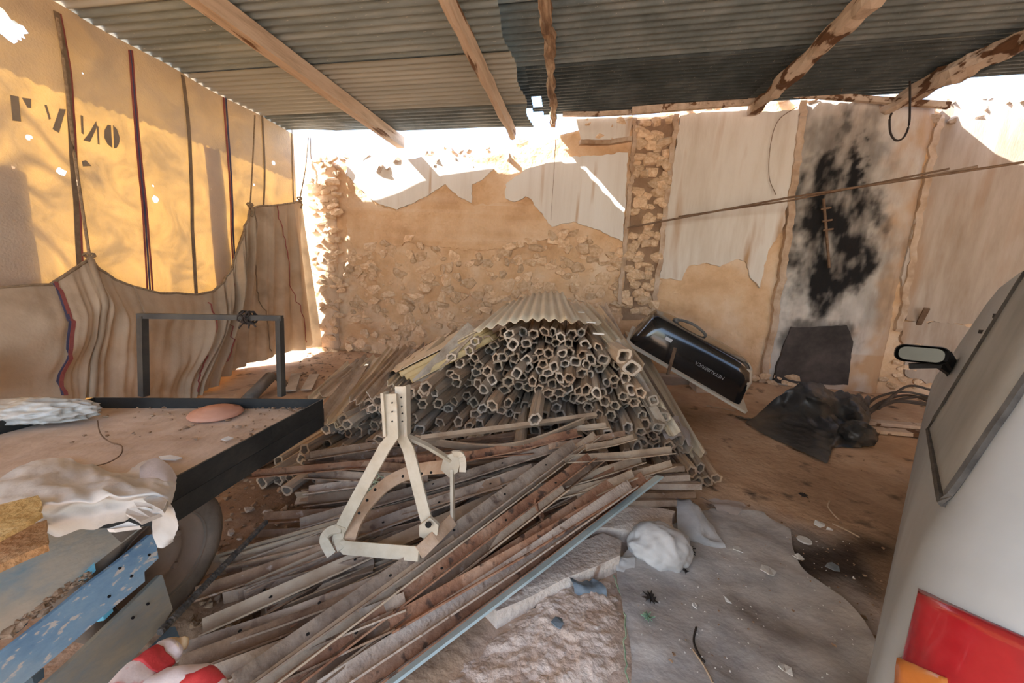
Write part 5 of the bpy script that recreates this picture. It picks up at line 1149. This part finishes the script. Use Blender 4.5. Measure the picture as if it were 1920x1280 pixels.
def ring(z_):
    a0, a1, s, r = rear_a(z_), front_a(z_), inset(z_), interp([.16, .9, 1.42], [.13, .15, .2], z_); P = []
    cs = ((a1 - 2 * r, Wc - s - 2 * r, 2 * r, 0), (a0 + r, Wc - s - r, r, 1), (a0 + r, s + r, r, 2), (a1 - 2 * r, s + 2 * r, 2 * r, 3))
    for ca, cbv, rr, q in cs:
        for i in range(13):
            t_ = math.pi / 2 * (q + i / 12); P.append((ca + rr * math.cos(t_), cbv + rr * math.sin(t_)))
    return P
def bulge(a, z_): return -.035 * math.exp(-((a - .72) / .33) ** 2) * math.exp(-((z_ - .42) / .22) ** 2)
for z_ in zs:
    rg_ = ring(z_)
    # add intermediate points along the long left side
    for k, (a, b) in enumerate(rg_): V.append(cp(a, b, z_))
n = len(V) // len(zs); F = []
for k in range(len(zs) - 1):
    for i in range(n): j = (i + 1) % n; F.append((k * n + i, k * n + j, (k + 1) * n + j, (k + 1) * n + i))
F.append(tuple((len(zs) - 1) * n + i for i in range(n)))
body = fixn(mesh('body_shell', V, F, mCar, car, True))
bv = BVHTree.FromPolygons([v for v in V], F)
def hit(px, py):
    d = ray(px, py).normalized(); h = bv.ray_cast(CAM, d)
    return h[0], h[1]
def carpatch(quad, nu, nv, mat, name, off, th, lab=None):
    a, b, c, d = quad; rows = []; last = None
    for i in range(nu + 1):
        r = []
        for j in range(nv + 1):
            u, v = i / nu, j / nv
            px = lerp(lerp(a[0], b[0], u), lerp(d[0], c[0], u), v); py = lerp(lerp(a[1], b[1], u), lerp(d[1], c[1], u), v)
            p, nn = hit(px, py)
            if p is None: p, nn = last
            if nn.dot(p - CAM) > 0: nn = -nn
            last = (p, nn); r.append(p + nn * off)
        rows.append(r)
    V, F = grid(rows, th, -last[1]); o = fixn(mesh(name, V, F, mat, car, True))
    if lab: o['label'] = lab
    return o, rows
import sys
print('hits', [hit(*q)[0] for q in ((1772, 944), (1743, 806), (1920, 742), (1920, 518), (1705, 1200), (1800, 1130), (1900, 1000))])
_, rw = carpatch([(1744, 806), (1774, 946), (2060, 520), (2060, 300)], 12, 24, mCarGl, 'side_window', .004, .008, 'grey dusty side window glass')
edge_ = rw[0] + [r[-1] for r in rw[1:]] + list(reversed(rw[-1][:-1])) + [r[0] for r in reversed(rw[1:-1])]
mesh('window_seal', *sweep(edge_, circ(.007, 6), closed=True), mSeal, car)
carpatch([(1738, 1118), (1694, 1300), (2080, 1480), (2080, 1260)], 10, 14, mLens, 'tail_light', .012, .02, 'red lens')
carpatch([(1704, 1240), (1692, 1320), (1800, 1360), (1790, 1272)], 4, 6, mLensO, 'indicator_lens', .016, .02, 'orange lens')
for q in ((1858, 580), (1830, 610)):
    p, nn = hit(q[0] + 12, q[1] + 12)
    if p: mesh('trim_clip', *box(p, (.012, .012, .012)), mBlk, car)
# wheels on the left side, mirror
for a in (.72, 2.95):
    c = cp(a, .12, .28); m = MB(); V, F = lathe([(.10, -.08), (.24, -.085), (.28, -.06), (.28, .06), (.24, .085), (.10, .08), (0, .06)], (0, 0, 0), 28)
    rm = Matrix.Rotation(-TH, 3, 'Z'); m.add(([c + rm @ Vector((-v.x, v.y, v.z)) for v in V], F)); fixn(m.out('wheel', mTyre, car, True))
mc = ony(1727, 664, 1.72); mw = .0
mh = mc + FW * .03
def mirror_px(w_, h_, d, c):
    f = Vector((-cu.x * .75 - .0, -cu.y, -.05)).normalized(); f = (CAM + Vector((-.2, 0, -.1)) - c).normalized(); r_ = f.cross(Vector((0, 0, 1))).normalized() * -1; u_ = r_.cross(f) * -1
    if u_.z < 0: u_ = -u_
    ro = .052; u_ = (u_ * math.cos(ro) - r_ * math.sin(ro)); r_ = (r_ - u_ * r_.dot(u_)).normalized()
    return f, r_, u_
f_, r_, u_ = mirror_px(0, 0, 0, mc)
if r_.dot(RT) < 0: r_ = -r_
wM, hM = .074, .034
RR = rring(wM * 2, hM * 2, .028)
V = []; F = []; secs = [(1.0, .0), (1.06, -.01), (1.04, -.04), (.75, -.075), (.3, -.09)]
for s, d in secs: V += [mc + r_ * a * s + u_ * b * s + f_ * d for a, b in RR]
n = len(RR)
for k in range(len(secs) - 1):
    for i in range(n): j = (i + 1) % n; F.append((k * n + i, k * n + j, (k + 1) * n + j, (k + 1) * n + i))
F.append(tuple((len(secs) - 1) * n + i for i in range(n)))
fixn(mesh('mirror_housing', V, F, mBlk, car, True))
V = [mc + r_ * a * .86 + u_ * b * .8 + f_ * .002 for a, b in RR]; mesh('mirror_glass', V + [v - f_ * .01 for v in V], [tuple(range(n)), tuple(range(2 * n - 1, n - 1, -1))] + [(i, (i + 1) % n, n + (i + 1) % n, n + i) for i in range(n)], mMirG, car)
tgt = cp(1.75, .06, .98)
mesh('mirror_arm', *sweep([mc + r_ * .06 - f_ * .04, tgt], rect(.03, .045)), mBlk, car)
mesh('mirror_arm', *sweep([mc - u_ * .055 - r_ * .03 - f_ * .03, mc - u_ * .04 + r_ * .05 - f_ * .05, tgt], rect(.02, .02)), mBlk, car)
